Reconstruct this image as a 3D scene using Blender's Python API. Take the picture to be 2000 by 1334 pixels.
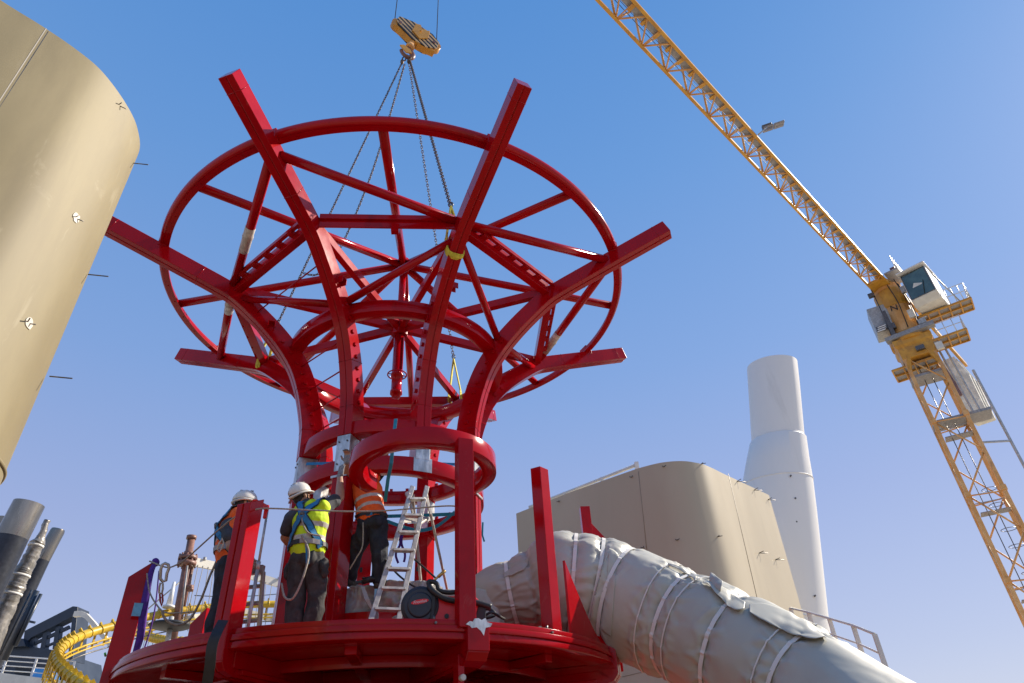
import bpy, bmesh, math, random
from mathutils import Vector, Matrix, Euler, noise
random.seed(7)
PI = math.pi
V = Vector
scene = bpy.context.scene
for o in list(bpy.data.objects):
    bpy.data.objects.remove(o)

# ------------------------------------------------------------------ camera
FPX = 1300.0                       # focal length in pixels of the 2000 px wide photograph
_n = V((-112.0, -1847.0, FPX)).normalized()       # world up, in camera axes (x right, y down, z forward)
_f = V((0, 0, 1)); _Y = (_f - _n * _f.dot(_n)).normalized(); _X = _Y.cross(_n)
def cam2world(v):
    return V((_X.dot(v), _Y.dot(v), _n.dot(v)))
def ray(px, py):
    return cam2world(V((px - 1000.0, py - 667.0, FPX)))
def at_z(px, py, z):
    d = ray(px, py); return d * (z / d.z)
def at_y(px, py, y):
    d = ray(px, py); return d * (y / d.y)
def at_d(px, py, dist):
    return ray(px, py).normalized() * dist
cam_d = bpy.data.cameras.new('camera')
cam = bpy.data.objects.new('camera', cam_d)
scene.collection.objects.link(cam)
rx, ry, rz = cam2world(V((1, 0, 0))), cam2world(V((0, -1, 0))), cam2world(V((0, 0, -1)))
cam.matrix_world = Matrix(((rx.x, ry.x, rz.x, 0), (rx.y, ry.y, rz.y, 0), (rx.z, ry.z, rz.z, 0), (0, 0, 0, 1)))
cam_d.sensor_width = 36.0
cam_d.lens = FPX / 2000.0 * 36.0
cam_d.clip_end = 60000.0
cam_d.clip_start = 0.05
scene.camera = cam

# ------------------------------------------------------------------ light
SUN_AZ, SUN_EL = math.radians(64.0), math.radians(37.0)     # azimuth clockwise from +Y
w = bpy.data.worlds.new("World"); scene.world = w; w.use_nodes = True
nt = w.node_tree; bg = nt.nodes['Background']
sky = nt.nodes.new('ShaderNodeTexSky'); sky.sky_type = 'NISHITA'; sky.sun_disc = False
sky.sun_elevation = SUN_EL; sky.sun_rotation = SUN_AZ
sky.air_density = 1.2; sky.dust_density = 0.6; sky.ozone_density = 3.0; sky.altitude = 30
# clear-air gradient of the real sky over elevation, mixed with the physical sky
geo = nt.nodes.new('ShaderNodeTexCoord'); sx = nt.nodes.new('ShaderNodeSeparateXYZ')
nt.links.new(geo.outputs['Generated'], sx.inputs[0])
cr = nt.nodes.new('ShaderNodeValToRGB'); nt.links.new(sx.outputs['Z'], cr.inputs[0])
EXPO = 0.5; K = 1.0
stops = [(0.0, (.60, .62, .78)), (.14, (.47, .52, .75)), (.33, (.345, .43, .73)), (.52, (.225, .38, .735)), (.74, (.135, .325, .71)), (.90, (.085, .275, .67)), (1.0, (.06, .24, .62))]
for i, (p, c) in enumerate(stops):
    e = cr.color_ramp.elements[i] if i < 2 else cr.color_ramp.elements.new(p)
    e.position = p; e.color = (*c, 1)
sc = nt.nodes.new('ShaderNodeVectorMath'); sc.operation = 'SCALE'; sc.inputs['Scale'].default_value = K / (2 ** EXPO) / 0.12
nt.links.new(cr.outputs[0], sc.inputs[0])
mx = nt.nodes.new('ShaderNodeMixRGB'); mx.inputs[0].default_value = 0.12
nt.links.new(sc.outputs[0], mx.inputs[1]); nt.links.new(sky.outputs[0], mx.inputs[2])
nt.links.new(mx.outputs[0], bg.inputs[0]); bg.inputs[1].default_value = 0.12
sd = bpy.data.lights.new('sun', 'SUN'); sd.energy = 5.0; sd.angle = math.radians(0.53); sd.color = (1.0, 0.90, 0.76)
so = bpy.data.objects.new('sun', sd); scene.collection.objects.link(so)
sdir = V((math.sin(SUN_AZ) * math.cos(SUN_EL), math.cos(SUN_AZ) * math.cos(SUN_EL), math.sin(SUN_EL)))
so.rotation_euler = sdir.to_track_quat('Z', 'Y').to_euler()
so.location = sdir * 50
scene.view_settings.view_transform = 'Standard'; scene.view_settings.look = 'None'
scene.view_settings.exposure = EXPO; scene.view_settings.gamma = 1.0
scene.view_settings.use_curve_mapping = False
scene.render.engine = 'CYCLES'

# ------------------------------------------------------------------ materials
def mat(name, col, rough=0.5, metal=0.0, coat=0.0, var=0.12, scale=2.5, bump=0.0, bscale=20.0, col2=None,
        spec=0.5, alpha=1.0, trans=0.0, rvar=0.08, stretch=None, mix_lo=0.42, mix_hi=0.62):
    m = bpy.data.materials.new(name); m.use_nodes = True
    t = m.node_tree; p = t.nodes['Principled BSDF']
    tc = t.nodes.new('ShaderNodeTexCoord')
    mp = t.nodes.new('ShaderNodeMapping'); t.links.new(tc.outputs['Object'], mp.inputs['Vector'])
    if stretch: mp.inputs['Scale'].default_value = stretch
    nz = t.nodes.new('ShaderNodeTexNoise'); nz.inputs['Scale'].default_value = scale
    nz.inputs['Detail'].default_value = 6; nz.inputs['Roughness'].default_value = 0.6
    t.links.new(mp.outputs[0], nz.inputs['Vector'])
    cr = t.nodes.new('ShaderNodeValToRGB'); t.links.new(nz.outputs['Fac'], cr.inputs[0])
    c2 = col2 if col2 else tuple(c * (1 - var) for c in col)
    c1 = col if col2 else tuple(min(1, c * (1 + var)) for c in col)
    cr.color_ramp.elements[0].position = mix_lo; cr.color_ramp.elements[1].position = mix_hi
    cr.color_ramp.elements[0].color = (*c2[:3], 1); cr.color_ramp.elements[1].color = (*c1[:3], 1)
    t.links.new(cr.outputs[0], p.inputs['Base Color'])
    mr = t.nodes.new('ShaderNodeMapRange'); t.links.new(nz.outputs['Fac'], mr.inputs[0])
    mr.inputs['To Min'].default_value = max(0.02, rough - rvar); mr.inputs['To Max'].default_value = min(1, rough + rvar)
    t.links.new(mr.outputs[0], p.inputs['Roughness'])
    p.inputs['Metallic'].default_value = metal
    p.inputs['Coat Weight'].default_value = coat; p.inputs['Coat Roughness'].default_value = 0.06
    p.inputs['Specular IOR Level'].default_value = spec
    p.inputs['Transmission Weight'].default_value = trans
    p.inputs['Alpha'].default_value = alpha
    if bump > 0:
        n2 = t.nodes.new('ShaderNodeTexNoise'); n2.inputs['Scale'].default_value = bscale; n2.inputs['Detail'].default_value = 4
        t.links.new(mp.outputs[0], n2.inputs['Vector'])
        b = t.nodes.new('ShaderNodeBump'); b.inputs['Strength'].default_value = bump; b.inputs['Distance'].default_value = 0.02
        t.links.new(n2.outputs['Fac'], b.inputs['Height']); t.links.new(b.outputs[0], p.inputs['Normal'])
    return m

M = {}
M['red'] = mat('red_gloss_paint', (0.385, 0.0015, 0.005), 0.14, rvar=.09, coat=0.06, spec=.22, var=0.07, scale=1.6, bump=0.05, bscale=3.0)
M['red_dull'] = mat('red_orange_primer', (0.40, 0.022, 0.012), 0.35, coat=0.2, var=0.12, scale=3)
M['bare'] = mat('bare_weld_steel', (0.55, 0.54, 0.51), 0.34, metal=0.85, var=0.3, scale=9, bump=0.15, bscale=35, stretch=(1, 1, .4))
M['primer'] = mat('pale_primer_patch', (0.56, 0.52, 0.46), 0.5, var=0.2, scale=12)
M['alu'] = mat('worn_aluminium', (0.50, 0.47, 0.42), 0.42, metal=0.6, var=0.18, scale=14)
M['steel'] = mat('dark_steel', (0.16, 0.15, 0.14), 0.4, metal=0.8, var=0.25, scale=20)
M['rust'] = mat('rusty_chain_steel', (0.13, 0.085, 0.055), 0.6, metal=0.45, var=0.4, scale=15)
M['galv'] = mat('galvanised_grey', (0.46, 0.46, 0.44), 0.5, metal=0.4, var=0.15, scale=8)
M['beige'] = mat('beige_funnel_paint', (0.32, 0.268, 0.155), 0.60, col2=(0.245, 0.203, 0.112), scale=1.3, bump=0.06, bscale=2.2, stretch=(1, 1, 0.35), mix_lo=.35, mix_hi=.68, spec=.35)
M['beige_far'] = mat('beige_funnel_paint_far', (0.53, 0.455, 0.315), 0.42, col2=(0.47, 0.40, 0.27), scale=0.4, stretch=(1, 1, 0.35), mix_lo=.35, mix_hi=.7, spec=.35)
M['white_patch'] = mat('white_touch_up', (0.56, 0.51, 0.42), 0.5, var=0.05)
M['chimney'] = mat('pale_grey_paint', (0.86, 0.84, 0.79), 0.42, col2=(0.82, 0.80, 0.75), scale=0.35, stretch=(1, 1, .3), spec=.4)
M['white'] = mat('white_paint', (0.74, 0.73, 0.70), 0.4, var=0.06, scale=3)
M['cream'] = mat('cream_paint', (0.74, 0.70, 0.60), 0.45, var=0.06, scale=3)
M['tarp'] = mat('grey_vinyl_tarp', (0.50, 0.485, 0.41), 0.42, col2=(0.44, 0.43, 0.36), scale=0.8, bump=0.10, bscale=3.0, spec=.45)
M['film'] = mat('crumpled_plastic_film', (0.42, 0.405, 0.39), 0.24, col2=(0.30, 0.29, 0.275), scale=2.5, bump=0.7, bscale=9.0, spec=.7)
M['strap_white'] = mat('white_strap', (0.74, 0.72, 0.66), 0.6, var=0.05)
M['crane'] = mat('crane_yellow', (0.70, 0.36, 0.045), 0.45, col2=(0.58, 0.27, 0.03), scale=1.5)
M['crane_mast'] = mat('faded_crane_orange', (0.80, 0.46, 0.18), 0.5, col2=(0.70, 0.34, 0.09), scale=1.5)
M['grate'] = mat('walkway_grey', (0.34, 0.33, 0.32), 0.6, metal=0.3, var=0.15, scale=10)
M['concrete'] = mat('pale_counterweight', (0.80, 0.75, 0.62), 0.8, var=0.15, scale=2, bump=0.3, bscale=6)
M['glass'] = mat('cab_glass', (0.05, 0.10, 0.09), 0.06, spec=0.8, var=0.3, scale=1.0, coat=.5)
M['black'] = mat('black_rubber', (0.018, 0.018, 0.02), 0.5, var=0.25, scale=12)
M['pipe_wrap'] = mat('dusty_foil_wrap', (0.30, 0.275, 0.235), 0.32, metal=.35, var=.3, scale=5, bump=.6, bscale=6)
M['char'] = mat('charcoal_plastic', (0.022, 0.025, 0.034), 0.38, var=0.2, scale=10)
M['weld_red'] = mat('welder_red_plastic', (0.75, 0.008, 0.012), 0.33, var=0.08, scale=8)
M['navy'] = mat('navy_hull_paint', (0.018, 0.028, 0.045), 0.35, var=0.15, scale=1.5, spec=.6)
M['yellow'] = mat('track_yellow', (0.56, 0.36, 0.015), 0.4, var=0.1, scale=4)
M['brown'] = mat('rust_red_mast', (0.22, 0.105, 0.075), 0.45, var=0.2, scale=5)
M['chrome'] = mat('stainless', (0.36, 0.315, 0.25), 0.27, metal=0.95, var=0.22, scale=2, stretch=(1, 1, .2))
M['sling'] = mat('yellow_sling', (0.62, 0.58, 0.06), 0.75, var=0.15, scale=20)
M['blue_web'] = mat('blue_webbing', (0.02, 0.20, 0.42), 0.7, var=0.15, scale=25)
M['teal_web'] = mat('teal_webbing', (0.015, 0.26, 0.36), 0.7, var=0.12, scale=20)
M['lblue'] = mat('light_blue_webbing', (0.20, 0.52, 0.72), 0.7, var=0.1, scale=20)
M['purple'] = mat('purple_sling', (0.085, 0.018, 0.26), 0.75, var=0.2, scale=20)
M['rope'] = mat('grey_rope', (0.36, 0.32, 0.26), 0.8, var=0.25, scale=60)
M['darkrope'] = mat('dark_wire_rope', (0.05, 0.05, 0.055), 0.6, var=0.2, scale=60)
M['hiviso'] = mat('orange_hi_vis', (0.90, 0.13, 0.012), 0.75, var=0.08, scale=12, bump=.2, bscale=18)
M['hivisy'] = mat('yellow_hi_vis', (0.62, 0.85, 0.01), 0.75, var=0.08, scale=12, bump=.2, bscale=18)
M['reflect'] = mat('reflective_band', (0.52, 0.50, 0.44), 0.45, var=0.12, scale=18)
M['trouser'] = mat('charcoal_work_cloth', (0.042, 0.042, 0.040), 0.85, var=0.35, scale=9, bump=.35, bscale=22)
M['denim'] = mat('dark_blue_cloth', (0.020, 0.024, 0.034), 0.85, var=0.35, scale=9, bump=.35, bscale=22)
M['shirt'] = mat('grey_tshirt', (0.055, 0.06, 0.07), 0.85, var=0.2, scale=10, bump=.2, bscale=20)
M['navyshirt'] = mat('navy_shirt', (0.012, 0.013, 0.024), 0.85, var=0.2, scale=10, bump=.2, bscale=20)
M['skin'] = mat('skin', (0.46, 0.25, 0.155), 0.5, var=0.07, scale=14)
M['hair'] = mat('dark_hair', (0.03, 0.02, 0.015), 0.6, var=0.3, scale=60, bump=.5, bscale=90)
M['helmet'] = mat('white_helmet_shell', (0.74, 0.72, 0.66), 0.3, var=0.04, scale=9)
M['glove'] = mat('grey_glove', (0.25, 0.24, 0.235), 0.8, var=0.25, scale=30)
M['boot'] = mat('dark_leather', (0.05, 0.035, 0.025), 0.6, var=0.3, scale=20)
M['label_grey'] = mat('grey_sticker', (0.33, 0.31, 0.30), 0.5, var=0.05)
M['fluoro_green'] = mat('green_strap', (0.08, 0.5, 0.08), 0.6)
M['hatch_dark'] = mat('black_rubber_stripe', (0.02, 0.02, 0.02), 0.5)
M['rose'] = mat('pink_red_cloth', (0.35, 0.03, 0.04), 0.6)

def wear(m, col, scale, lo, hi, amount, stretch=(1, 1, 1), seed=0.0):
    t = m.node_tree; p = t.nodes['Principled BSDF']; src = p.inputs['Base Color'].links[0].from_socket
    tc = t.nodes.new('ShaderNodeTexCoord'); mp = t.nodes.new('ShaderNodeMapping'); mp.inputs['Scale'].default_value = stretch; mp.inputs['Location'].default_value = (seed, seed * 2, 0)
    t.links.new(tc.outputs['Object'], mp.inputs['Vector'])
    n = t.nodes.new('ShaderNodeTexNoise'); n.inputs['Scale'].default_value = scale; n.inputs['Detail'].default_value = 8; n.inputs['Roughness'].default_value = .65; n.inputs['Distortion'].default_value = .6
    t.links.new(mp.outputs[0], n.inputs['Vector'])
    r = t.nodes.new('ShaderNodeMapRange'); r.inputs['From Min'].default_value = lo; r.inputs['From Max'].default_value = hi; r.inputs['To Max'].default_value = amount; t.links.new(n.outputs['Fac'], r.inputs[0])
    x = t.nodes.new('ShaderNodeMixRGB'); x.inputs[2].default_value = (*col, 1); t.links.new(r.outputs[0], x.inputs[0]); t.links.new(src, x.inputs[1]); t.links.new(x.outputs[0], p.inputs['Base Color'])
wear(M['red'], (.42, .16, .13), 5.0, .62, .78, .30)
wear(M['red'], (.12, .004, .004), 2.2, .56, .74, .55, (1, 1, .5), 3.0)
wear(M['beige'], (.20, .165, .10), 1.6, .52, .72, .6, (1, 1, .25), 1.0)
wear(M['beige'], (.44, .39, .27), 3.5, .60, .70, .5, (1, 1, .4), 5.0)
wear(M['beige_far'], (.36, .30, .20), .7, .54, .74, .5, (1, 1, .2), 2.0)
wear(M['chimney'], (.52, .49, .44), .8, .56, .76, .45, (1, 1, .15), 4.0)
wear(M['crane'], (.30, .14, .05), 1.8, .55, .70, .6, (1, 1, .6), 1.0)
wear(M['crane_mast'], (.35, .17, .09), 1.5, .54, .70, .6, (1, 1, .5), 2.0)
wear(M['tarp'], (.42, .39, .32), 2.5, .55, .75, .5, (1, 1, 1), 6.0)
wear(M['trouser'], (.13, .12, .105), 7.0, .55, .72, .6, (1, 1, .6), 3.0)
wear(M['denim'], (.07, .07, .08), 7.0, .55, .72, .5, (1, 1, .6), 3.0)
wear(M['hivisy'], (.32, .40, .05), 9.0, .58, .75, .45)
wear(M['hiviso'], (.45, .10, .03), 9.0, .58, .75, .45)
wear(M['cream'], (.45, .40, .33), 2.0, .58, .74, .4, (1, 1, .4), 2.0)

# ------------------------------------------------------------------ mesh builder
class MB:
    def __init__(s):
        s.v = []; s.f = []; s.sm = []; s.mi = []; s.mats = []
    def midx(s, m):
        if m is None: return 0
        if m not in s.mats: s.mats.append(m)
        return s.mats.index(m)
    def add(s, vs, fs, smooth=False, m=None):
        b = len(s.v); s.v += [V(p) for p in vs]; k = s.midx(m)
        for f in fs:
            s.f.append([b + i for i in f]); s.sm.append(smooth); s.mi.append(k)
        return s
    def box(s, c, size, R=None, m=None):
        c = V(c); R = R or Matrix.Identity(3); hx, hy, hz = [q / 2 for q in size]
        vs = [c + R @ V((x * hx, y * hy, z * hz)) for x in (-1, 1) for y in (-1, 1) for z in (-1, 1)]
        return s.add(vs, [(0, 1, 3, 2), (4, 6, 7, 5), (0, 4, 5, 1), (2, 3, 7, 6), (0, 2, 6, 4), (1, 5, 7, 3)], False, m)
    def beam(s, a, b, w, h, up=(0, 0, 1), m=None, sec=None):
        a = V(a); b = V(b); d = (b - a).normalized(); up = V(up)
        if abs(d.dot(up)) > .98: up = V((0, 1, 0))
        x = d.cross(up).normalized(); z = x.cross(d)
        sec = sec or [(-w / 2, -h / 2), (w / 2, -h / 2), (w / 2, h / 2), (-w / 2, h / 2)]
        n = len(sec)
        vs = [a + x * p + z * q for p, q in sec] + [b + x * p + z * q for p, q in sec]
        fs = [(i, (i + 1) % n, n + (i + 1) % n, n + i) for i in range(n)] + [tuple(range(n))[::-1], tuple(range(n, 2 * n))]
        return s.add(vs, fs, False, m)
    def loft(s, loops, closed=False, caps=True, smooth=False, m=None, ring=True):
        n = len(loops[0]); vs = [p for L in loops for p in L]; fs = []; k = len(loops)
        for i in range(k if closed else k - 1):
            j = (i + 1) % k
            for a in range(n if ring else n - 1):
                b = (a + 1) % n
                fs.append((i * n + a, i * n + b, j * n + b, j * n + a))
        s.add(vs, fs, smooth, m)
        if caps and not closed:
            s.add(loops[0], [tuple(range(n))[::-1]], False, m); s.add(loops[-1], [tuple(range(n))], False, m)
        return s
    def tube(s, pts, r, seg=12, closed=False, caps=True, m=None, smooth=True):
        pts = [V(p) for p in pts]; n = len(pts)
        rs = r if isinstance(r, (list, tuple)) else [r] * n
        loops = []; prev = None
        for i, p in enumerate(pts):
            if closed: t = (pts[(i + 1) % n] - pts[i - 1]).normalized()
            else: t = (pts[min(i + 1, n - 1)] - pts[max(i - 1, 0)]).normalized()
            if prev is None:
                up = V((0, 0, 1)) if abs(t.z) < .9 else V((1, 0, 0))
                x = t.cross(up).normalized()
            else:
                x = (prev - t * prev.dot(t)).normalized()
            prev = x; y = t.cross(x)
            loops.append([p + (x * math.cos(2 * PI * k / seg) + y * math.sin(2 * PI * k / seg)) * rs[i] for k in range(seg)])
        return s.loft(loops, closed, caps, smooth, m)
    def ribbon(s, pts, w, t, wdir, m=None):
        # flat strap: width along wdir
        pts = [V(p) for p in pts]; loops = []; n = len(pts)
        for i, p in enumerate(pts):
            d = (pts[min(i + 1, n - 1)] - pts[max(i - 1, 0)]).normalized()
            wd = wdir[i] if isinstance(wdir, list) else V(wdir)
            x = (wd - d * wd.dot(d)).normalized(); y = d.cross(x)
            loops.append([p + x * (a * w / 2) + y * (b * t / 2) for a, b in ((-1, -1), (1, -1), (1, 1), (-1, 1))])
        return s.loft(loops, False, True, False, m)
    def ell(s, c, r, seg=20, rings=12, R=None, m=None, v0=-90, v1=90):
        c = V(c); R = R or Matrix.Identity(3); loops = []
        for i in range(rings + 1):
            a = math.radians(v0 + (v1 - v0) * i / rings)
            loops.append([c + R @ V((r[0] * math.cos(a) * math.cos(2 * PI * k / seg), r[1] * math.cos(a) * math.sin(2 * PI * k / seg), r[2] * math.sin(a))) for k in range(seg)])
        return s.loft(loops, False, False, True, m)
    def build(s, name, material=None, parent=None, bevel=0.0, loc=None, merge=True, solid=0.0, subd=0):
        me = bpy.data.meshes.new(name)
        off = V((0, 0, 0))
        if parent is not None: off = V(parent['_o'])
        elif loc is not None: off = V(loc)
        me.from_pydata([tuple(p - off) for p in s.v], [], s.f)
        for p, a, k in zip(me.polygons, s.sm, s.mi):
            p.use_smooth = a; p.material_index = k
        if s.mats:
            for q in s.mats: me.materials.append(q)
        else: me.materials.append(material)
        if merge:
            b = bmesh.new(); b.from_mesh(me); bmesh.ops.remove_doubles(b, verts=b.verts, dist=1e-5)
            bmesh.ops.recalc_face_normals(b, faces=b.faces); b.to_mesh(me); b.free()
        o = bpy.data.objects.new(name, me); scene.collection.objects.link(o)
        if parent is not None: o.parent = parent
        else: o.location = off
        o['_o'] = tuple(off)
        if bevel > 0:
            q = o.modifiers.new('bevel', 'BEVEL'); q.width = bevel; q.segments = 2; q.limit_method = 'ANGLE'; q.angle_limit = math.radians(40)
            q.harden_normals = False
        if solid: 
            q = o.modifiers.new('solid', 'SOLIDIFY'); q.thickness = solid
        if subd:
            q = o.modifiers.new('sub', 'SUBSURF'); q.levels = subd; q.render_levels = subd
        return o
def clone(o, shift, rotz=0.0, parent=None):
    c = o.copy(); scene.collection.objects.link(c); c.parent = parent or o.parent
    c.location = o.location + V(shift); c.rotation_euler = (0, 0, rotz)
    return c
def tag(o, label, cat, group=None, kind=None):
    o['label'] = label; o['category'] = cat
    if group: o['group'] = group
    if kind: o['kind'] = kind
    return o
def thing(name, loc, label, cat, group=None):
    o = bpy.data.objects.new(name, None); scene.collection.objects.link(o)
    o.location = loc; o['_o'] = tuple(loc); o.empty_display_size = .1
    return tag(o, label, cat, group)
def struct(o):
    o['kind'] = 'structure'; return o
def catmull(pts, n=6, closed=False):
    pts = [V(p) for p in pts]; out = []; k = len(pts)
    rng = k if closed else k - 1
    for i in range(rng):
        if closed: a, b, c, d = pts[i - 1], pts[i], pts[(i + 1) % k], pts[(i + 2) % k]
        else: a, b, c, d = pts[max(i - 1, 0)], pts[i], pts[i + 1], pts[min(i + 2, k - 1)]
        for j in range(n):
            t = j / n
            out.append(.5 * ((2 * b) + (c - a) * t + (2 * a - 5 * b + 4 * c - d) * t * t + (3 * b - a - 3 * c + d) * t ** 3))
    if not closed: out.append(pts[-1])
    return out
def sag(a, b, drop, n=14):
    a = V(a); b = V(b)
    return [a.lerp(b, i / n) + V((0, 0, -drop * 4 * (i / n) * (1 - i / n))) for i in range(n + 1)]
# ------------------------------------------------------------------ setting
def sheet(name, z, x0, x1, y0, y1, material, n=1):
    b = MB(); b.add([(x0, y0, z), (x1, y0, z), (x1, y1, z), (x0, y1, z)], [(0, 1, 2, 3)])
    return struct(b.build(name, material))
M['sea'] = mat('sea_water', (0.02, 0.05, 0.07), 0.15, var=0.2, scale=0.02, bump=0.4, bscale=0.6)
M['deck'] = mat('dark_bounce_brown', (0.17, 0.105, 0.065), 0.85, var=0.2, scale=0.8, bump=.1, bscale=3)
M['hill'] = mat('hazy_hill', (0.22, 0.24, 0.27), 0.9, var=0.15, scale=0.002)
sheet('sea', -45.0, -30000, 30000, -30000, 30000, M['sea'])
M['pale_deck'] = mat('pale_ship_deck', (0.42, 0.37, 0.29), 0.8, var=0.12, scale=0.3)
M['bounce_quay'] = mat('concrete_bounce_quay', (0.40, 0.36, 0.30), 0.9, var=0.15, scale=0.05)
sheet('bounce_quay', -38.0, -160, 260, -140, 320, M['bounce_quay'])  # unseen pale ground, added to raise the warm bounce light
sheet('ship_deck', -1.6, -60, 60, -50, 110, M['pale_deck'])
b = MB(); b.add([(-1.9 + 13.5 * math.cos(t * PI / 24), 7.5 + 13.5 * math.sin(t * PI / 24), -1.596) for t in range(48)], [tuple(range(48))])
struct(b.build('dark_bounce_floor', M['deck']))  # unseen dark disc, added to keep bounce on the red undersides low
# far hills along the shore, left of the ship
b = MB(); loops = []
for i in range(61):
    a = math.radians(-75 + 70 * i / 60.0); r0 = 9000
    h = 2500 + 450 * noise.noise(V((i * .13, 3.1, 0))) + 220 * noise.noise(V((i * .45, 1.1, 0)))
    h *= 0.52 * (0.75 + 0.35 * math.sin(i * .11 + .4))
    row = []
    for j, (dr, k) in enumerate([(-2600, -45), (-1300, h * .42), (0, h), (2600, h * .35), (4200, -45)]):
        row.append((math.sin(a) * (r0 + dr), math.cos(a) * (r0 + dr), k))
    loops.append(row)
b.loft([[V(p) for p in L] for L in loops], False, False, True, ring=False)
struct(b.build('hills', M['hill']))
# ------------------------------------------------------------------ red steel crown and its tower
CX, CY = -1.9297, 9.2565
ARMS = [-16.5, 28.5, 73.5, 118.5, 163.5, -151.5, -106.5, -61.5]
def U(az): a = math.radians(az); return V((math.sin(a), -math.cos(a), 0))
def T(az): a = math.radians(az); return V((math.cos(a), math.sin(a), 0))
def P(az, r, z, s=0.0):
    return V((CX, CY, 0)) + U(az) * r + T(az) * s + V((0, 0, z))
PROF = [(4.80, 7.47), (4.2, 7.25), (3.5, 6.99), (3.0, 6.80), (2.72, 6.67), (2.42, 6.44), (2.14, 6.19), (1.90, 5.93), (1.70, 5.64), (1.555, 5.30), (1.455, 4.95), (1.40, 4.65), (1.385, 4.22)]
ARM_T, ARM_W = 0.30, 0.205
def smooth_prof(p, n=5):
    q = catmull([V((a, b, 0)) for a, b in p], n); return [(v.x, v.y) for v in q]
def arm_mesh(az, prof, T0=ARM_T, wd=ARM_W, groove=True, vary=False):
    b = MB(); loops = []; n = len(prof)
    for i, (r, z) in enumerate(prof):
        a = prof[max(i - 1, 0)]; c = prof[min(i + 1, n - 1)]
        tx, tz = c[0] - a[0], c[1] - a[1]; L = math.hypot(tx, tz); tx /= L; tz /= L
        nx, nz = tz, -tx                      # inward / upward normal
        if i == 0 or i == n - 1: pass
        tt = T0 if not vary else .25 + (.30 - .25) * max(0, min(1, (6.9 - z) / 1.6))
        h = wd / 2
        sec = [(-h, 0), (-.008, 0), (-.008, .014), (.008, .014), (.008, 0), (h, 0), (h, tt), (-h, tt)] if groove else [(-h, 0), (h, 0), (h, tt), (-h, tt)]
        loops.append([P(az, r + nx * q, z + nz * q, s) for s, q in sec])
    b.loft(loops)
    return b
crown = thing('steel_crown', (CX, CY, 4.2), 'glossy red steel crown of eight curved arms and a big ring hanging above the platform', 'steel structure')
FP = smooth_prof(PROF)
def prof_at(z):
    for a, c in zip(FP, FP[1:]):
        if a[1] >= z >= c[1]:
            t = (z - a[1]) / (c[1] - a[1]); return a[0] + (c[0] - a[0]) * t
    return FP[-1][0]
for az in ARMS:
    arm = arm_mesh(az, FP, vary=True).build('arm', M['red'], crown, bevel=.006)
    # end cap seam plate and small clips along both side faces
    for (wr_, wz_) in ((4.55, 7.385), (3.25, 6.90), (1.56, 5.33), (1.40, 4.62)):
        j_ = min(range(1, len(FP) - 1), key=lambda q: (FP[q][0] - wr_) ** 2 + (FP[q][1] - wz_) ** 2)
        (r0_, z0_), (r1_, z1_) = FP[j_ - 1], FP[j_ + 1]; L_ = math.hypot(r1_ - r0_, z1_ - z0_); nx_, nz_ = (z1_ - z0_) / L_, -(r1_ - r0_) / L_
        T_ = .25 + .05 * max(0, min(1, (6.9 - FP[j_][1]) / 1.6)); h_ = ARM_W / 2
        b = MB(); b.tube([P(az, FP[j_][0] + nx_ * q, FP[j_][1] + nz_ * q, e) for e, q in ((-h_, 0), (h_, 0), (h_, T_), (-h_, T_))], .0055, 5, closed=True)
        b.build('weld_seam', M['red'], arm)
    R = Matrix.Rotation(math.radians(az), 3, 'Z')
    for s in (-1, 1):
        for k in range(9):
            z = 4.75 + .165 * k; r = prof_at(z) - .15
            c = MB(); c.box(P(az, r, z, s * (ARM_W / 2 + .012)), (.026, .05, .045), R)
            c.build('clip', M['red'], arm, bevel=.003)
    if az in (-16.5, -61.5, 28.5):
        z = 6.3; r = prof_at(z) - .17
        q = MB(); Rr = Matrix.Rotation(math.radians(az), 3, 'Z')
        sd_ = 1
        q.box(P(az, r, z, sd_ * (ARM_W / 2 + .005)), (.01, .13, .13), Rr)
        q.box(P(az, r, z + .05, sd_ * (ARM_W / 2 + .05)), (.09, .10, .012), Rr); q.box(P(az, r - .05, z, sd_ * (ARM_W / 2 + .05)), (.09, .012, .10), Rr); q.box(P(az, r + .05, z, sd_ * (ARM_W / 2 + .05)), (.09, .012, .10), Rr)
        q.build('lifting_bracket', M['red'], arm, bevel=.002)
    # thin grab rods on top of the outer arm
    if az in (-61.5, -106.5, 163.5):
        q = MB()
        for (r0, r1) in ((3.0, 3.45), (3.55, 3.95)):
            z0 = 7.22 + (r0 - 3.45) * .37; z1 = 7.22 + (r1 - 3.45) * .37
            q.tube([P(az, r0, z0 - .12, -.07), P(az, r0, z0 - .01, -.07), P(az, r1, z1 - .01, -.07), P(az, r1, z1 - .12, -.07)], .006, 6)
        q.build('grab_rod', M['steel'], arm)

def ring_sweep(R, zc, sec, n=160, a0=0, a1=360, m=None, c=None, smooth=True):
    b = MB(); loops = []; full = (a1 - a0) >= 360; cx, cy = c or (CX, CY)
    k = n if full else max(8, int(n * (a1 - a0) / 360)) + 1
    for i in range(k):
        a = math.radians(a0 + (a1 - a0) * i / (k if full else k - 1))
        d = V((math.sin(a), -math.cos(a), 0))
        loops.append([V((cx, cy, 0)) + d * (R + p) + V((0, 0, zc + q)) for p, q in sec])
    b.loft(loops, closed=full, caps=not full, smooth=smooth, m=m)
    return b
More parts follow.
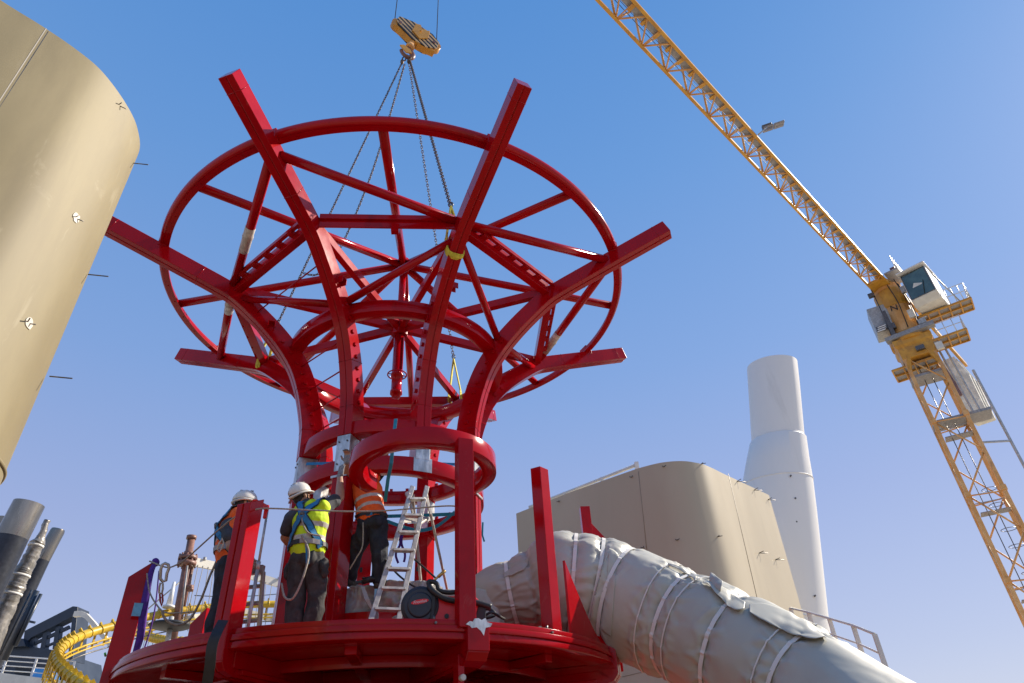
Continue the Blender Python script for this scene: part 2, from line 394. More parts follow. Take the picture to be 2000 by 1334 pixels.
# outer ring: round tube with a channel and fin under it
RZ = 7.45
sec = [(.060 * math.cos(t * 2 * PI / 20), .076 * math.sin(t * 2 * PI / 20)) for t in range(20)]
ro = ring_sweep(3.86, RZ, sec, 200).build('outer_ring', M['red'], crown)
ch = ring_sweep(3.815, RZ - .055, [(-.035, -.022), (.02, -.022), (.02, .0), (.035, .0), (.035, -.032), (-.05, -.032), (-.05, 0), (-.035, 0)], 200, smooth=False)
chn = ch.build('ring_channel', M['red'], crown)
for k in range(56):
    az = k * 360 / 56. + 2
    ch = MB(); ch.box(P(az, 3.81, RZ - .085), (.01, .022, .022), Matrix.Rotation(math.radians(az), 3, 'Z'))
    ch.build('channel_lug', M['red'], chn)
# connection blocks ring / arm
for az in ARMS:
    b = MB(); R = Matrix.Rotation(math.radians(az), 3, 'Z')
    b.box(P(az, 3.86, RZ - .02), (.225, .13, .17), R)
    b.build('ring_socket', M['red'], crown, bevel=.006)
# middle ring, collar ring
def box_ring(name, r_out, wdt, ztop, hh, parent, a0=0, a1=360, c=None, material=None):
    sec = [(-wdt, -hh), (0, -hh), (0, 0), (-wdt, 0)]
    b = ring_sweep(r_out, ztop, sec, 128, a0, a1, c=c, smooth=True)
    o = b.build(name, material or M['red'], parent, bevel=.006)
    for p in o.data.polygons: p.use_smooth = True
    q = o.modifiers.new('split', 'EDGE_SPLIT'); q.split_angle = math.radians(35)
    return o
box_ring('middle_ring', 1.745, .20, 6.16, .20, crown)
box_ring('collar_ring', 1.345, .19, 4.42, .19, crown)
# hubs
UH, LH = V((CX, CY, 8.38)), V((CX, CY, 6.93))
b = MB(); b.tube([UH + V((0, 0, -.16)), UH + V((0, 0, .12))], .11, 20); b.tube([UH, LH], .062, 16)
b.build('upper_hub', M['red'], crown)
b = MB(); b.tube([LH + V((0, 0, -.16)), LH + V((0, 0, .14))], .14, 8, smooth=False)
lh = b.build('lower_hub', M['red'], crown, bevel=.005)
for k in range(8):
    az = ARMS[k]; mid = az + 22.5
    b = MB(); a = P(mid, 3.80, RZ); b.tube([a, UH + (a - UH).normalized() * .06], .070, 16)
    b.build('roof_tube', M['red'], crown)
    NI = P(az, 2.62, 6.92)
    b = MB(); d = (NI - LH).normalized(); b.beam(LH + d * .1, NI, .10, .14); b.build('hub_spoke', M['red'], crown, bevel=.005)
    # octagon chord between neighbouring arms
    a = P(az, 2.72, 6.93, .10); az2 = az + 45; c = P(az2, 2.72, 6.93, -.10); dd = (c - a).normalized(); side = V((dd.y, -dd.x, 0))
    if side.dot(U(mid)) < 0: side = -side
    b = MB()
    if k == 0:
        b.beam(a + V((0, 0, .05)), c + V((0, 0, .05)), .10, .09); b.beam(a + V((0, 0, -.06)), c + V((0, 0, -.06)), .025, .13)
        m_ = a.lerp(c, .56)
        b.box(m_ + side * .02 + V((0, 0, -.16)), (.11, .09, .13), Matrix.Rotation(math.radians(mid), 3, 'Z'))
    else:
        b.beam(a - side * .055 + V((0, 0, -.03)), c - side * .055 + V((0, 0, -.03)), .12, .18)
        b.beam(a + side * .075 + V((0, 0, .03)), c + side * .075 + V((0, 0, .03)), .055, .07)
        for i in range(1, 6):
            p = a.lerp(c, i / 6.0); b.box(p + side * .03, (.11, .12, .05), Matrix.Rotation(math.radians(mid), 3, 'Z'))
    b.build('chord_beam', M['red'], crown, bevel=.004)
# tubes from every second node to the neighbouring arms (at the ring and at the middle ring)
for k in range(8):
    az = ARMS[k]
    if k % 2 == 1:
        for s in (-1, 1):
            az2 = az + s * 45
            a = P(az, 2.74, 6.95, s * .08); c = P(az2, 3.70, 7.22, -s * .08)
            b = MB(); b.tube([a, c], .068, 16); tb = b.build('ring_brace', M['red'], crown)
            if az == -61.5 or (az == 118.5 and s == -1):
                d = (c - a); f0, f1 = ((.30, .50) if not (az == -61.5 and s == -1) else (.06, .28))
                if az == 118.5: f0, f1 = .08, .30
                b = MB(); b.tube([a + d * f0, a + d * (f0 + .11), a + d * (f0 + .115), a + d * (f0 + .13), a + d * (f0 + .135), a + d * f1], [.073, .073, .080, .080, .073, .073], 16)
                b.build('tape_wrap', M['primer'], tb)
            a = P(az, 2.55, 6.72, s * .08); c = P(az2, 1.80, 6.16, -s * .08)
            b = MB(); b.tube([a, c], .058, 16); b.build('lower_brace', M['red'], crown)
# centre pipe with its handwheel
b = MB(); z0 = LH.z - .1
prf = [(z0, .088), (6.0, .088), (5.99, .10), (5.93, .10), (5.925, .085), (5.66, .085), (5.655, .098), (5.60, .098), (5.595, .07), (5.55, .07), (5.545, .055)]
b.tube([(CX, CY, z) for z, r in prf], [r for z, r in prf], 24)
b.beam((CX + .085, CY - .05, 6.7), (CX + .085, CY - .05, 6.05), .015, .02); 
cp = b.build('centre_pipe', M['red'], crown)
b = MB(); R0 = .155
b.tube([(CX + R0 * math.cos(t * PI / 12), CY + R0 * math.sin(t * PI / 12), 5.97) for t in range(24)], .011, 8, closed=True)
for t in range(4): b.tube([(CX + .08 * math.cos(t * PI / 2 + .4), CY + .08 * math.sin(t * PI / 2 + .4), 5.97), (CX + R0 * math.cos(t * PI / 2 + .4), CY + R0 * math.sin(t * PI / 2 + .4), 5.97)], .009, 6)
b.build('handwheel', M['red'], cp)
# thin horizontal rods between neighbouring lower arms
for z in (6.52, 6.0, 5.7, 5.32, 4.98, 4.64, 4.33):
    r = prof_at(z) - .2
    b = MB(); b.tube([P(-61.5, r, z, .1), P(-16.5, r, z, -.1)], .011, 8); b.build('tie_rod', M['red'], crown)
# splice plates of bare metal below the collar ring: on the lower tower
tower = thing('platform_tower', (CX, CY, 1.3), 'red steel round platform with tall columns, rim posts and ring bands below the crown', 'steel structure')
COLT = 0.27
for az in ARMS:
    if az == 28.5:
        pr = [(1.385, 4.20), (1.385, 3.84)]
        o = arm_mesh(az, pr, COLT, .20, False).build('splice_stub', M['bare'], tower, bevel=.004)
        continue
    pr = [(1.385, 3.70), (1.385, 1.36)]
    col = arm_mesh(az, pr, COLT, .205).build('column', M['red'], tower, bevel=.006)
    o = arm_mesh(az, [(1.378, 4.215), (1.378, 3.705)], COLT - .01, .197, False).build('splice_stub', M['bare'], tower, bevel=.003)
    for zz in (3.80, 4.12):
        for ss in (-.06, .06):
            q = MB(); q.tube([P(az, 1.378, zz, ss), P(az, 1.392, zz, ss)], .012, 6, smooth=False); q.build('bolt_head', M['steel'], o)
    b = MB(); R = Matrix.Rotation(math.radians(az), 3, 'Z')
    b.box(P(az, 1.385 - .13, 3.62, 0), (.235, .30, .03), R); b.build('splice_plate', M['bare'] if az in (73.5, -16.5) else M['red'], col)
    if az in (163.5, 28.5, -151.5):
        for zz in (1.75, 2.1, 2.45, 2.8, 3.1):
            h = MB(); h.box(P(az, 1.385 - COLT - .003, zz, .05), (.04, .008, .07), R)
            h.build('slot', M['black'], col)
box_ring('lower_collar', 1.375, .20, 3.86, .20, tower)
for k in range(14):
    az = 100 + k * 13
    b = MB(); b.box(P(az, 1.18, 3.87), (.05, .03, .05), Matrix.Rotation(math.radians(az), 3, 'Z')); b.build('collar_lug', M['red'], tower)
    b = MB(); b.box(P(az, 1.16, 4.43), (.05, .03, .05), Matrix.Rotation(math.radians(az), 3, 'Z')); b.build('collar_lug', M['red'], crown)
# bare joint plate on the lower collar in front of the second arm
b = MB(); L_ = []
for i in range(9):
    az = 28.5 - 5 + 10.5 * i / 8.
    L_.append([P(az, 1.378, 3.665), P(az, 1.384, 3.665), P(az, 1.384, 3.862), P(az, 1.378, 3.862)])
b.loft(L_); b.build('joint_plate', M['bare'], tower)
# front hoop, offset towards the camera
HC = (-1.15, 7.36); HR = .87
box_ring('hoop', HR, .17, 3.50, .20, tower, c=HC, a0=-118, a1=140)
# platform: rim, deck, underside
def plain_ring(name, secs, parent, material, n=160, bevel=.004):
    o = ring_sweep(0, 0, secs, n).build(name, material, parent, bevel=bevel)
    for p in o.data.polygons: p.use_smooth = True
    q = o.modifiers.new('split', 'EDGE_SPLIT'); q.split_angle = math.radians(30)
    return o
plain_ring('rim_upper', [(2.70, 1.424), (2.985, 1.424), (2.985, 1.475), (2.70, 1.475)], tower, M['red'])
plain_ring('rim_band', [(2.72, 1.298), (2.985, 1.298), (3.0, 1.304), (3.0, 1.357), (2.982, 1.357), (2.982, 1.368), (3.01, 1.368), (3.01, 1.421), (2.72, 1.421)], tower, M['red'])
b = MB()
b.loft([[P(t * 4.5, r, z) for t in range(80)] for r, z in ((2.72, 1.37), (.02, 1.37), (.02, 1.35), (2.72, 1.35))], closed=True)
b.build('deck_plate', M['red'], tower)
for k in range(16):
    az = -16.5 + 22.5 * k
    b = MB(); big = k % 2 == 0
    b.beam(P(az, .55, 1.235), P(az, 2.72 if not big else 2.9, 1.235 if big else 1.27), .20 if big else .11, .15 if big else .08)
    if big:
        b.beam(P(az, .55, 1.135), P(az, 2.80, 1.135), .25, .04)
    b.build('deck_beam', M['red'], tower, bevel=.006)
b = MB(); b.loft([[P(t * 3.6, r, z) for t in range(100)] for r, z in ((2.73, 1.31), (.02, 1.31), (.02, 1.33), (2.73, 1.33))], closed=True)
b.build('soffit_panel', M['red'], tower)
plain_ring('inner_girder', [(1.30, 1.08), (1.44, 1.08), (1.44, 1.308), (1.30, 1.308)], tower, M['red'])
plain_ring('outer_girder', [(2.15, 1.2), (2.21, 1.2), (2.21, 1.308), (2.15, 1.308)], tower, M['red'])
b = MB(); b.tube([(CX, CY, -1.6), (CX, CY, .90), (CX, CY, .95), (CX, CY, 1.04)], [2.6, 2.6, 2.5, 1.2], 64)
b.build('bounce_block_drum', M['red'], tower)  # added drum, widened to keep bounce light off the platform underside
b = MB(); L_ = []
for i in range(33):
    az = -200 + i * 7.0
    L_.append([P(az, 1.10, 1.375), P(az, 1.14, 1.375), P(az, 1.14, 1.98), P(az, 1.10, 1.98)])
b.loft(L_); b.build('drum_wall', M['red'], tower, bevel=.004)
# rim posts
def slant_post(az, r_out, depth, wdt, z0, ztop_in, ztop_out, tower, lean=0.0, groove=True):
    b = MB(); h = wdt / 2
    secB = [(-h, 0), (-.008, 0), (-.008, .014), (.008, .014), (.008, 0), (h, 0), (h, depth), (-h, depth)]
    if not groove: secB = [(-h, 0), (h, 0), (h, depth), (-h, depth)]
    lo = [P(az, r_out - q, z0, s) for s, q in secB]
    up = [P(az, r_out - q + lean, ztop_out + (ztop_in - ztop_out) * (q / depth), s) for s, q in secB]
    b.loft([lo, up]); return b.build('rim_post', M['red'], tower, bevel=.006)
slant_post(-16.5, 3.05, .20, .16, 1.20, 2.76, 2.66, tower)
slant_post(26.6, 3.05, .13, .17, 1.40, 3.34, 3.34, tower, groove=False)
slant_post(28.5, 3.06, .26, .22, 1.20, 1.42, 1.42, tower, groove=False)
slant_post(48.5, 2.96, .15, .15, 1.40, 3.30, 3.28, tower, groove=False)
slant_post(-61.5, 3.08, .22, .20, 1.20, 2.62, 2.42, tower)
slant_post(-106.5, 3.05, .24, .19, 1.20, 2.62, 2.42, tower)
slant_post(73.5, 3.05, .26, .20, 1.20, 1.9, 1.7, tower)
slant_post(95, 2.93, .14, .13, 1.40, 3.60, 3.60, tower, groove=False)
slant_post(96.5, 3.14, .24, .03, 1.40, 3.45, 3.15, tower, groove=False)
slant_post(118.5, 3.05, .26, .20, 1.20, 2.0, 1.8, tower)
slant_post(163.5, 3.05, .26, .20, 1.20, 2.0, 1.8, tower)
for az in (-16.5, 28.5, -61.5, 73.5, -106.5):
    b = MB(); prf = [(3.05, 1.25), (3.045, 1.19), (2.99, 1.125), (2.86, 1.095), (1.4, 1.06)]
    arm_mesh(az, prf, .15, .165 if az == -16.5 else .21, az != 28.5).build('post_foot', M['red'], tower, bevel=.006)
# curved fin on the right of the rim
b = MB(); L_ = []
for i in range(17):
    t = i / 16.; z = 1.478 + .78 * (1 - t) ** 1.9; az_ = 54 + 18 * t
    L_.append([P(az_, 2.90, 1.40), P(az_, 2.93, 1.40), P(az_, 2.93, z), P(az_, 2.90, z)])
b.loft(L_); b.build('curved_fin', M['red'], tower)
# bracket arm on the left post that carries the lifeline
b = MB(); pt_ = at_y(521, 992, 6.95); b.beam(P(-16.5, 2.90, 2.73, .0), pt_, .045, .05); b.beam(pt_ + V((0, 0, .03)), pt_ + V((0, 0, -.12)), .04, .04)
b.build('lifeline_bracket', M['weld_red'], tower, bevel=.004)
pt_ = at_y(523, 994, 6.95); px_ = V((pt_.x, pt_.y, 0))
b = MB()
b.tube([px_ + V((0, 0, pt_.z - .04)), px_ + V((0, 0, 2.22))], .013, 10); b.tube([px_ + V((0, 0, 2.26)), px_ + V((0, 0, 2.18))], .021, 10)
b.tube([px_ + V((0, 0, 2.2)), px_ + V((0, 0, 1.38))], .018, 10)
b.build('telescopic_prop', M['galv'], tower)
# chipped weld plate and clevis on the front post
b = MB(); R = Matrix.Rotation(math.radians(28.5), 3, 'Z')
pts = [(-.13, .0), (-.09, .03), (-.06, .025), (-.04, .055), (.0, .06), (.03, .045), (.07, .065), (.09, .03), (.14, .02), (.12, -.01), (.07, -.02), (.05, -.09), (.02, -.05), (-.02, -.02), (-.07, -.03), (-.09, -.01)]
b.loft([[P(28.5, 3.055, 1.42 + q, p) for p, q in pts], [P(28.5, 3.064, 1.42 + q, p) for p, q in pts]])
b.build('scorched_weld_patch', M['bare'], tower)
b = MB(); b.beam(P(28.5, 2.82, 1.2, -.10), P(28.5, 2.82, .62, -.10), .06, .12, up=U(28.5)); 
b.build('hanger_bar', M['red'], tower, bevel=.004)
b = MB(); b.beam(P(28.5, 2.90, .86, -.03), P(28.5, 2.90, .25, -.03), .11, .03, up=U(28.5)); b.tube([P(28.5, 2.86, 1.0, -.10), P(28.5, 2.93, 1.0, -.10)], .028, 12)
b.tube([P(28.5, 2.9, .72 + .05 * math.cos(t), .04 + .04 * math.sin(t)) for t in [i * .5 for i in range(7)]], .008, 6)
b.build('hanger_plate', M['primer'], tower, bevel=.003)
# small bolts on the rim
for az in (21, 46):
    b = MB(); b.tube([P(az, 2.98, 1.44), P(az, 3.01, 1.44)], .012, 6); b.build('rim_bolt', M['steel'], tower); b = MB(); b.tube([P(az, 2.93, 1.47), P(az, 2.93, 1.515)], .013, 6); b.build('rim_bolt', M['steel'], tower)
# ------------------------------------------------------------------ ship funnels, chimney, pipes
def poly_extrude(plan, z0, z1, taper=None):
    b = MB(); n = len(plan)
    lo = [V((x, y, z0)) for x, y in plan]; up = [V((x, y, z1)) for x, y in plan]
    b.loft([lo, up], caps=False, smooth=True)
    b.add(up, [tuple(range(n))]); b.add(lo, [tuple(range(n))[::-1]])
    return b
def smooth_closed(pts, n=8):
    return [(p.x, p.y) for p in catmull([V((x, y, 0)) for x, y in pts], n, closed=True)]
def auto_split(o, deg=40):
    for p in o.data.polygons: p.use_smooth = True
    q = o.modifiers.new('split', 'EDGE_SPLIT'); q.split_angle = math.radians(deg)
# near left funnel
FK = 0.52; FH = 8.0 * FK
plan = [(-5.71, 3.85), (-5.43, 4.18), (-5.19, 4.51), (-5.04, 4.82), (-4.98, 5.28), (-5.02, 5.69), (-5.22, 6.12), (-5.7, 6.5), (-6.5, 6.75), (-8.5, 6.9), (-11, 6.6), (-12.2, 5.2), (-12.0, 3.0), (-10.5, 1.2), (-8.6, .7), (-6.9, 2.2), (-6.15, 3.25)]
plan = [(x * FK, y * FK) for x, y in plan]
fp = smooth_closed(plan)
def seam(plan, z, parent, material, r=.012):
    b = MB(); b.tube([(x, y, z) for x, y in plan], r, 6, closed=True); return b.build('weld_seam', material, parent)
fl = thing('funnel', (-4.4, 2.1, -1.6), 'huge beige rounded ship funnel close by at the left edge, with pins', 'funnel', 'ship funnels and chimneys')
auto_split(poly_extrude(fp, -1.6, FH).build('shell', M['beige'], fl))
seam(fp, 3.02 * FK, fl, M['beige'], .012)
# vertical joint gap with pale filler
p = at_z(86, 54, FH); d = V((p.x, p.y, 0)).normalized()
q = min(fp, key=lambda t: (t[0] - p.x) ** 2 + (t[1] - p.y) ** 2); nrm = V((.82, -.57, 0))
b = MB(); b.beam(V((q[0], q[1], -1.6)) - nrm * .012, V((q[0], q[1], FH + .002)) - nrm * .0068, .005, .016, up=nrm); jj = b.build('joint_strip', M['white_patch'], fl)
b = MB(); b.beam(V((q[0], q[1], -1.6)) + V((.008, .014, 0)) - nrm * .007, V((q[0], q[1], FH - .01)) + V((.008, .014, 0)) - nrm * .0055, .004, .016, up=nrm); b.build('joint_gap', M['steel'], fl)
def on_plan(plan, px, py):
    # first hit of the pixel ray with the vertical walls
    d = ray(px, py); best = None; n = len(plan)
    for i in range(n):
        ax, ay = plan[i]; bx, by = plan[(i + 1) % n]; ex, ey = bx - ax, by - ay
        den = d.x * ey - d.y * ex
        if abs(den) < 1e-9: continue
        t = (ax * ey - ay * ex) / den; u = (ax * d.y - ay * d.x) / den
        if t > 0 and 0 <= u <= 1 and (best is None or t < best[0]):
            nn = V((ey, -ex, 0)).normalized()
            if nn.dot(V((d.x, d.y, 0))) > 0: nn = -nn
            best = (t, nn)
    return (d * best[0], best[1]) if best else (None, None)
def pin(px, py, plan, parent, L=.17, r=.006, bend=.5, patch=False, fallback=None, side=(1, 0, 0)):
    p, nn = on_plan(plan, px, py)
    if p is None: return
    q = MB(); t = V((-nn.y, nn.x, 0)); 
    if t.dot(V(side)) < 0: t = -t
    q.tube([p - nn * .01, p + nn * L * .35 - t * L * .4 * bend, ], r, 6)
    q.tube([p - nn * .01, p + nn * L * .4 + t * L * 1.0 * bend], r, 6)
    pp = q.build('pin', M['steel'], parent)
    if patch:
        q = MB(); pts = []
        for i in range(14):
            a = i * 2 * PI / 14; rr = .029 * (1 + .35 * noise.noise(V((math.cos(a) * 2 + px, math.sin(a) * 2, 0))))
            pts.append(p + t * rr * math.cos(a) + V((0, 0, rr * 1.1 * math.sin(a))))
        pr = [on_pt - nn * .004 for on_pt in pts]; pf = [on_pt + nn * .004 for on_pt in pts]
        q.loft([pr, pf]); q.build('paint_patch', M['white_patch'], parent)
pin(233, 205, fp, fl, .075, .0033)
pin(148, 425, fp, fl, .07, .0033, patch=True)
pin(56, 631, fp, fl, .08, .0033, patch=True)
for (px, py) in ((271, 318), (188, 536), (113, 735)):
    p = at_d(px - 16, py, 4.11 / math.cos(math.atan2(ray(px, py).z, math.hypot(ray(px, py).x, ray(px, py).y))))
    p2 = p + V((.125, .016, -.013)); q = MB(); q.tube([p, p2], .004, 6); q.build('pin', M['steel'], fl)

# far right beige funnel
pf = [(-.18, 18.62), (1.42, 17.2), (3.02, 15.96), (3.55, 15.70), (4.05, 15.66), (4.45, 15.80), (4.86, 16.10), (5.43, 16.91), (7.82, 20.30), (6.6, 22.6), (3.5, 22.2), (1.0, 20.8)]
def polyline_round(pts, n=4):
    return pts
rf = thing('funnel', (3.2, 18, -1.6), 'broad beige ship funnel with rounded corner and top handrail, behind the wrapped duct', 'funnel', 'ship funnels and chimneys')
base = pf[:2] + [(v.x, v.y) for v in catmull([V((x, y, 0)) for x, y in pf[2:8]], 6)] + pf[8:]
eb = poly_extrude(base, -1.6, 7.0)
for i, v_ in enumerate(eb.v):
    if v_.z > 6.9 and v_.y > 16.1 and v_.x > 4.8:
        eb.v[i] = V((v_.x, v_.y, 7.0 + (v_.y - 16.1) * .175))
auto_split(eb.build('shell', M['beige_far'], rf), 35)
def wall_line(px0, py0, px1, py1, plan, r, parent, name, material, lift=.002, n=2):
    b = MB(); pts = []
    for i in range(n + 1):
        p, nn = on_plan(plan, px0 + (px1 - px0) * i / n, py0 + (py1 - py0) * i / n)
        if p is None: return
        pts.append(p + nn * lift)
    b.tube(pts, r, 5); b.build(name, material, parent)
M['seam'] = mat('dark_seam_paint', (0.30, 0.24, 0.16), 0.5, var=.05)  # dark beige for the plate joints of the far funnel
wall_line(1247, 921, 1264, 1080, base, .008, rf, 'vertical_seam', M['seam'])
wall_line(1422, 925, 1480, 1175, base, .008, rf, 'vertical_seam', M['seam'])
wall_line(1215, 1322, 1300, 1302, base, .008, rf, 'vertical_seam', M['seam'])
for (px, py, s) in [(1440, 940, 1), (1473, 957, 1), (1500, 976, 1), (1483, 1080, 1), (1515, 1093, 1), (1543, 1107, 1), (1402, 1048, -1), (1370, 906, -1), (1322, 1055, -1), (1256, 1070, -1), (1234, 932, -1), (1296, 912, -1), (1092, 980, -1)]:
    pin(px, py, base, rf, .42 if s == 1 else .22, .010, .5 if s == 1 else .3)
# handrail on top, from the left end to the vertical joint
a = at_z(1012, 1000, 7.0); c = at_z(1240, 917, 7.0)
b = MB()
a2, c2 = a + V((.35, .35, .26)), c + V((.12, .3, .26))
b.tube([a2, c2], .045, 10); b.tube([a2 + V((0, 0, -.14)), c2 + V((0, 0, -.14))], .03, 8)
b.box(c2 + V((0, 0, -.08)), (.10, .10, .30))
for f in (.0, .35, .7): p = a2.lerp(c2, f); b.box(p + V((0, 0, -.12)), (.08, .08, .30))
b.build('top_handrail', M['strap_white'], rf)

# pale grey raked chimney
Yc = 25.0
secs = [(714, 1457, 1559), (760, 1460, 1564), (858, 1466, 1573), (862, 1462, 1577), (905, 1453, 1583), (945, 1446, 1590), (1010, 1440, 1598), (1220, 1424, 1621), (1500, 1400, 1653)]
b = MB(); loops = []; cw = thing('chimney', (9, 25, -1.6), 'tall pale grey raked chimney with a narrower top, behind the far beige funnel', 'chimney', 'ship funnels and chimneys')
prev = None
CS = []
for (py, xl, xr) in secs:
    L = at_y(xl, py, Yc); R_ = at_y(xr, py, Yc); c = (L + R_) / 2; hw = (R_ - L).length / 2
    CS.append((c, hw))
ez = V((0, 0, 1))
for (c, hw) in CS:
    loops.append([c + V((hw * math.cos(2 * PI * k / 64) * .96 , hw * .75 * math.sin(2 * PI * k / 64), 0)) for k in range(64)])
b.loft(loops, caps=True, smooth=True); o = b.build('shell', M['chimney'], cw); auto_split(o, 28)
for k in (1, 5, 7):
    c, hw = CS[k] if k != 1 else CS[2]
    b = MB(); b.tube([c + V((hw * .965 * math.cos(2 * PI * i / 64), hw * .756 * math.sin(2 * PI * i / 64), 0)) for i in range(64)], .014, 6, closed=True); b.build('weld_seam', M['chimney'], cw)
for (px, py) in [(1543, 931), (1552, 975), (1554, 1021), (1556, 1117), (1590, 1165)]:
    p = at_y(px, py, Yc - 1.02); b = MB(); b.tube([p, p + V((0, -.12, 0))], .032, 8); b.build('stud', M['steel'], cw)

# walkway rail at the right behind the duct
def rail(name, p_list, h, label, nb=3, cat='railing', mt='cream', r=.02, group=None, posts=None):
    t = thing(name, tuple(p_list[0]), label, cat, group)
    up = V((0, 0, 1))
    for j in range(nb):
        b = MB(); b.tube([V(p) + up * h * (j + 1) / nb for p in p_list], r if j == nb - 1 else r * .75, 8); b.build('rail_bar', M[mt], t)
    for p in (posts or p_list):
        b = MB(); b.beam(V(p) + up * -.05, V(p) + up * h, r * 3.2, r * 1.4); b.build('rail_post', M[mt], t)
    return t
pts = [at_d(px, py, D) for px, py, D in [(1560, 1245, 14.5), (1597, 1258, 13.6), (1640, 1275, 12.8), (1690, 1295, 12), (1735, 1318, 11.4)]]
rail('railing', pts, .52, 'cream handrail of a small walkway beyond the right end of the wrapped duct', 2)
b = MB(); b.loft([[p + V((x, y, z)) for x, y, z in ((-.1, -.2, -.1), (.4, 1.0, -.1), (.4, 1.0, -.02), (-.1, -.2, -.02))] for p in pts]); struct(b.build('walkway', M['cream']))

# exhaust pipes at far left
def raked_pipe(name, segs, label, Y, rr_scale=1.0, extra=None, group='exhaust pipes behind the near funnel'):
    # segs: list of (px, py, half width px, material)
    pts = [at_y(px, py, Y) for px, py, hw, m in segs]
    t = thing(name, tuple(pts[-1]), label, 'exhaust pipe', group)
    i = 0
    while i < len(segs) - 1:
        m = segs[i][3]; j = i + 1
        while j < len(segs) - 1 and segs[j][3] == m: j += 1
        b = MB(); k = [n for n in range(i, j + 1)]
        b.tube([pts[n] for n in k], [segs[n][2] / FPX * pts[n].length * .93 for n in k], 32, m=None)
        q = b.build('pipe_section', M[m], t, loc=None); auto_split(q, 40)
        i = j
    return t
raked_pipe('exhaust_pipe', [(57, 984, 23.5, 'chrome'), (22, 1050, 24, 'black'), (20, 1052, 24.5, 'navyish'), (-60, 1220, 26, 'navyish'), (-110, 1330, 27, 'navyish')] if False else
           [(57, 984, 23.5, 'chrome'), (23, 1050, 24, 'char'), (-60, 1215, 26, 'char'), (-130, 1350, 27, 'char')], 'fat exhaust pipe with shiny steel top and black lower part', 18)
raked_pipe('exhaust_pipe', [(12, 1012, 12, 'chrome'), (-30, 1100, 13, 'chrome'), (-90, 1230, 14, 'chrome')], 'shiny exhaust pipe half hidden behind the big beige funnel at the left edge', 20)
raked_pipe('exhaust_pipe', [(114, 1034, 10, 'chrome'), (112, 1038, 11, 'chrome'), (81, 1094, 12, 'char'), (40, 1175, 14, 'char'), (-20, 1300, 16, 'char')], 'slim black exhaust pipe with a shiny steel tip, right of the wrapped one', 21)
# foil wrapped pipe, lumpy
b = MB(); pth = [(93, 1016, 4.8), (84, 1038, 5.0), (78, 1052, 5.5), (74, 1060, 10), (66, 1076, 9.5), (52, 1104, 11), (44, 1118, 12.5), (36, 1135, 12), (28, 1150, 13), (22, 1165, 12), (8, 1195, 12.5), (-12, 1240, 14), (-45, 1310, 16)]
pts = [at_y(x, y, 19) for x, y, h in pth]; 
fine = catmull([V((p.x, p.y, p.z)) for p in pts], 8); rad = [q.x for q in catmull([V((h / FPX * p.length, 0, 0)) for (x, y, h), p in zip(pth, pts)], 8)]
rad = [r * (1 + .14 * noise.noise(V((i * .9, 0, 0)))) for i, r in enumerate(rad)]
b.tube(fine, rad, 20)
for i, vtx in enumerate(b.v): b.v[i] = vtx + V((1, 1, 1)) * .03 * noise.noise(vtx * 4.5)
wp = b.build('wrapped_exhaust_pipe', M['pipe_wrap'], loc=tuple(pts[-1])); tag(wp, 'exhaust pipe wrapped in crumpled silvery film, between the black pipes', 'exhaust pipe', 'exhaust pipes behind the near funnel')
b = MB(); 
for x, y, h in ((70, 1066, 11), (40, 1124, 13.5), (24, 1160, 13.5)):
    p = at_y(x, y, 19); ax = (pts[3] - pts[-1]).normalized(); b = MB(); b.tube([p - ax * .03, p + ax * .03], h / FPX * p.length, 16); b.build('tie_band', M['strap_white'], wp)
for (x0, y0, x1, y1, w_) in ((72, 1154, 8, 1290, 4), (80, 1160, 30, 1262, 2.5), (62, 1152, 0, 1280, 1.5)):
    a = at_y(x0, y0, 20.5); c = at_y(x1, y1, 20.5); b = MB(); b.tube([a, c], w_ / FPX * a.length, 12)
    tag(b.build('vent_pipe', M['navy'], loc=tuple(c)), {72: 'thickest of the thin dark blue vent pipes beside the navy deckhouse', 80: 'rightmost thin dark blue vent pipe, below the fattest of the three', 62: 'thinnest dark vent pipe at the left of the three'}[x0], 'pipe', 'thin vent pipes')
# navy deckhouse with a slanted openwork screen
Yn = 33.0
nv = thing('deckhouse', tuple(at_y(60, 1300, Yn)), 'dark navy deckhouse with a slanted openwork screen, at the lower left', 'deckhouse')
def slab(px_pts, Y, depth, parent, name, material, bevel=.01):
    b = MB(); f = [at_y(x, y, Y) for x, y in px_pts]; k = [p + V((0, depth, 0)) for p in f]
    b.loft([f, k]); return b.build(name, material, parent, bevel=bevel)
slab([(-60, 1240), (0, 1254), (108, 1270), (112, 1318), (-60, 1320)], Yn, 4, nv, 'wall', M['navy'])
slab([(143, 1184), (152, 1185), (142, 1290), (132, 1288)], Yn, 1.0, nv, 'screen_post', M['navy'])
slab([(142, 1184), (150, 1186), (142, 1204), (60, 1246), (44, 1262), (48, 1232)], Yn + .002, .5, nv, 'screen_beam', M['navy'])
slab([(134, 1221), (136, 1227), (60, 1263), (54, 1260)], Yn + .15, .12, nv, 'screen_rail', M['navy'])
slab([(134, 1240), (134, 1245), (80, 1268), (76, 1266)], Yn + .15, .12, nv, 'screen_rail', M['navy'])
for x in (60, 84, 108): slab([(x, 1244 - (x - 60) * .38), (x + 9, 1240 - (x - 60) * .38), (x + 4, 1268), (x - 6, 1268)], Yn + .1, .3, nv, 'screen_stud', M['navy'])
slab([(0, 1247), (45, 1247), (50, 1262), (0, 1264)], Yn - .3, 1.0, nv, 'parapet', M['navy'])
slab([(30, 1302), (60, 1305), (58, 1322), (28, 1320)], Yn - .01, .05, nv, 'opening', M['black'])
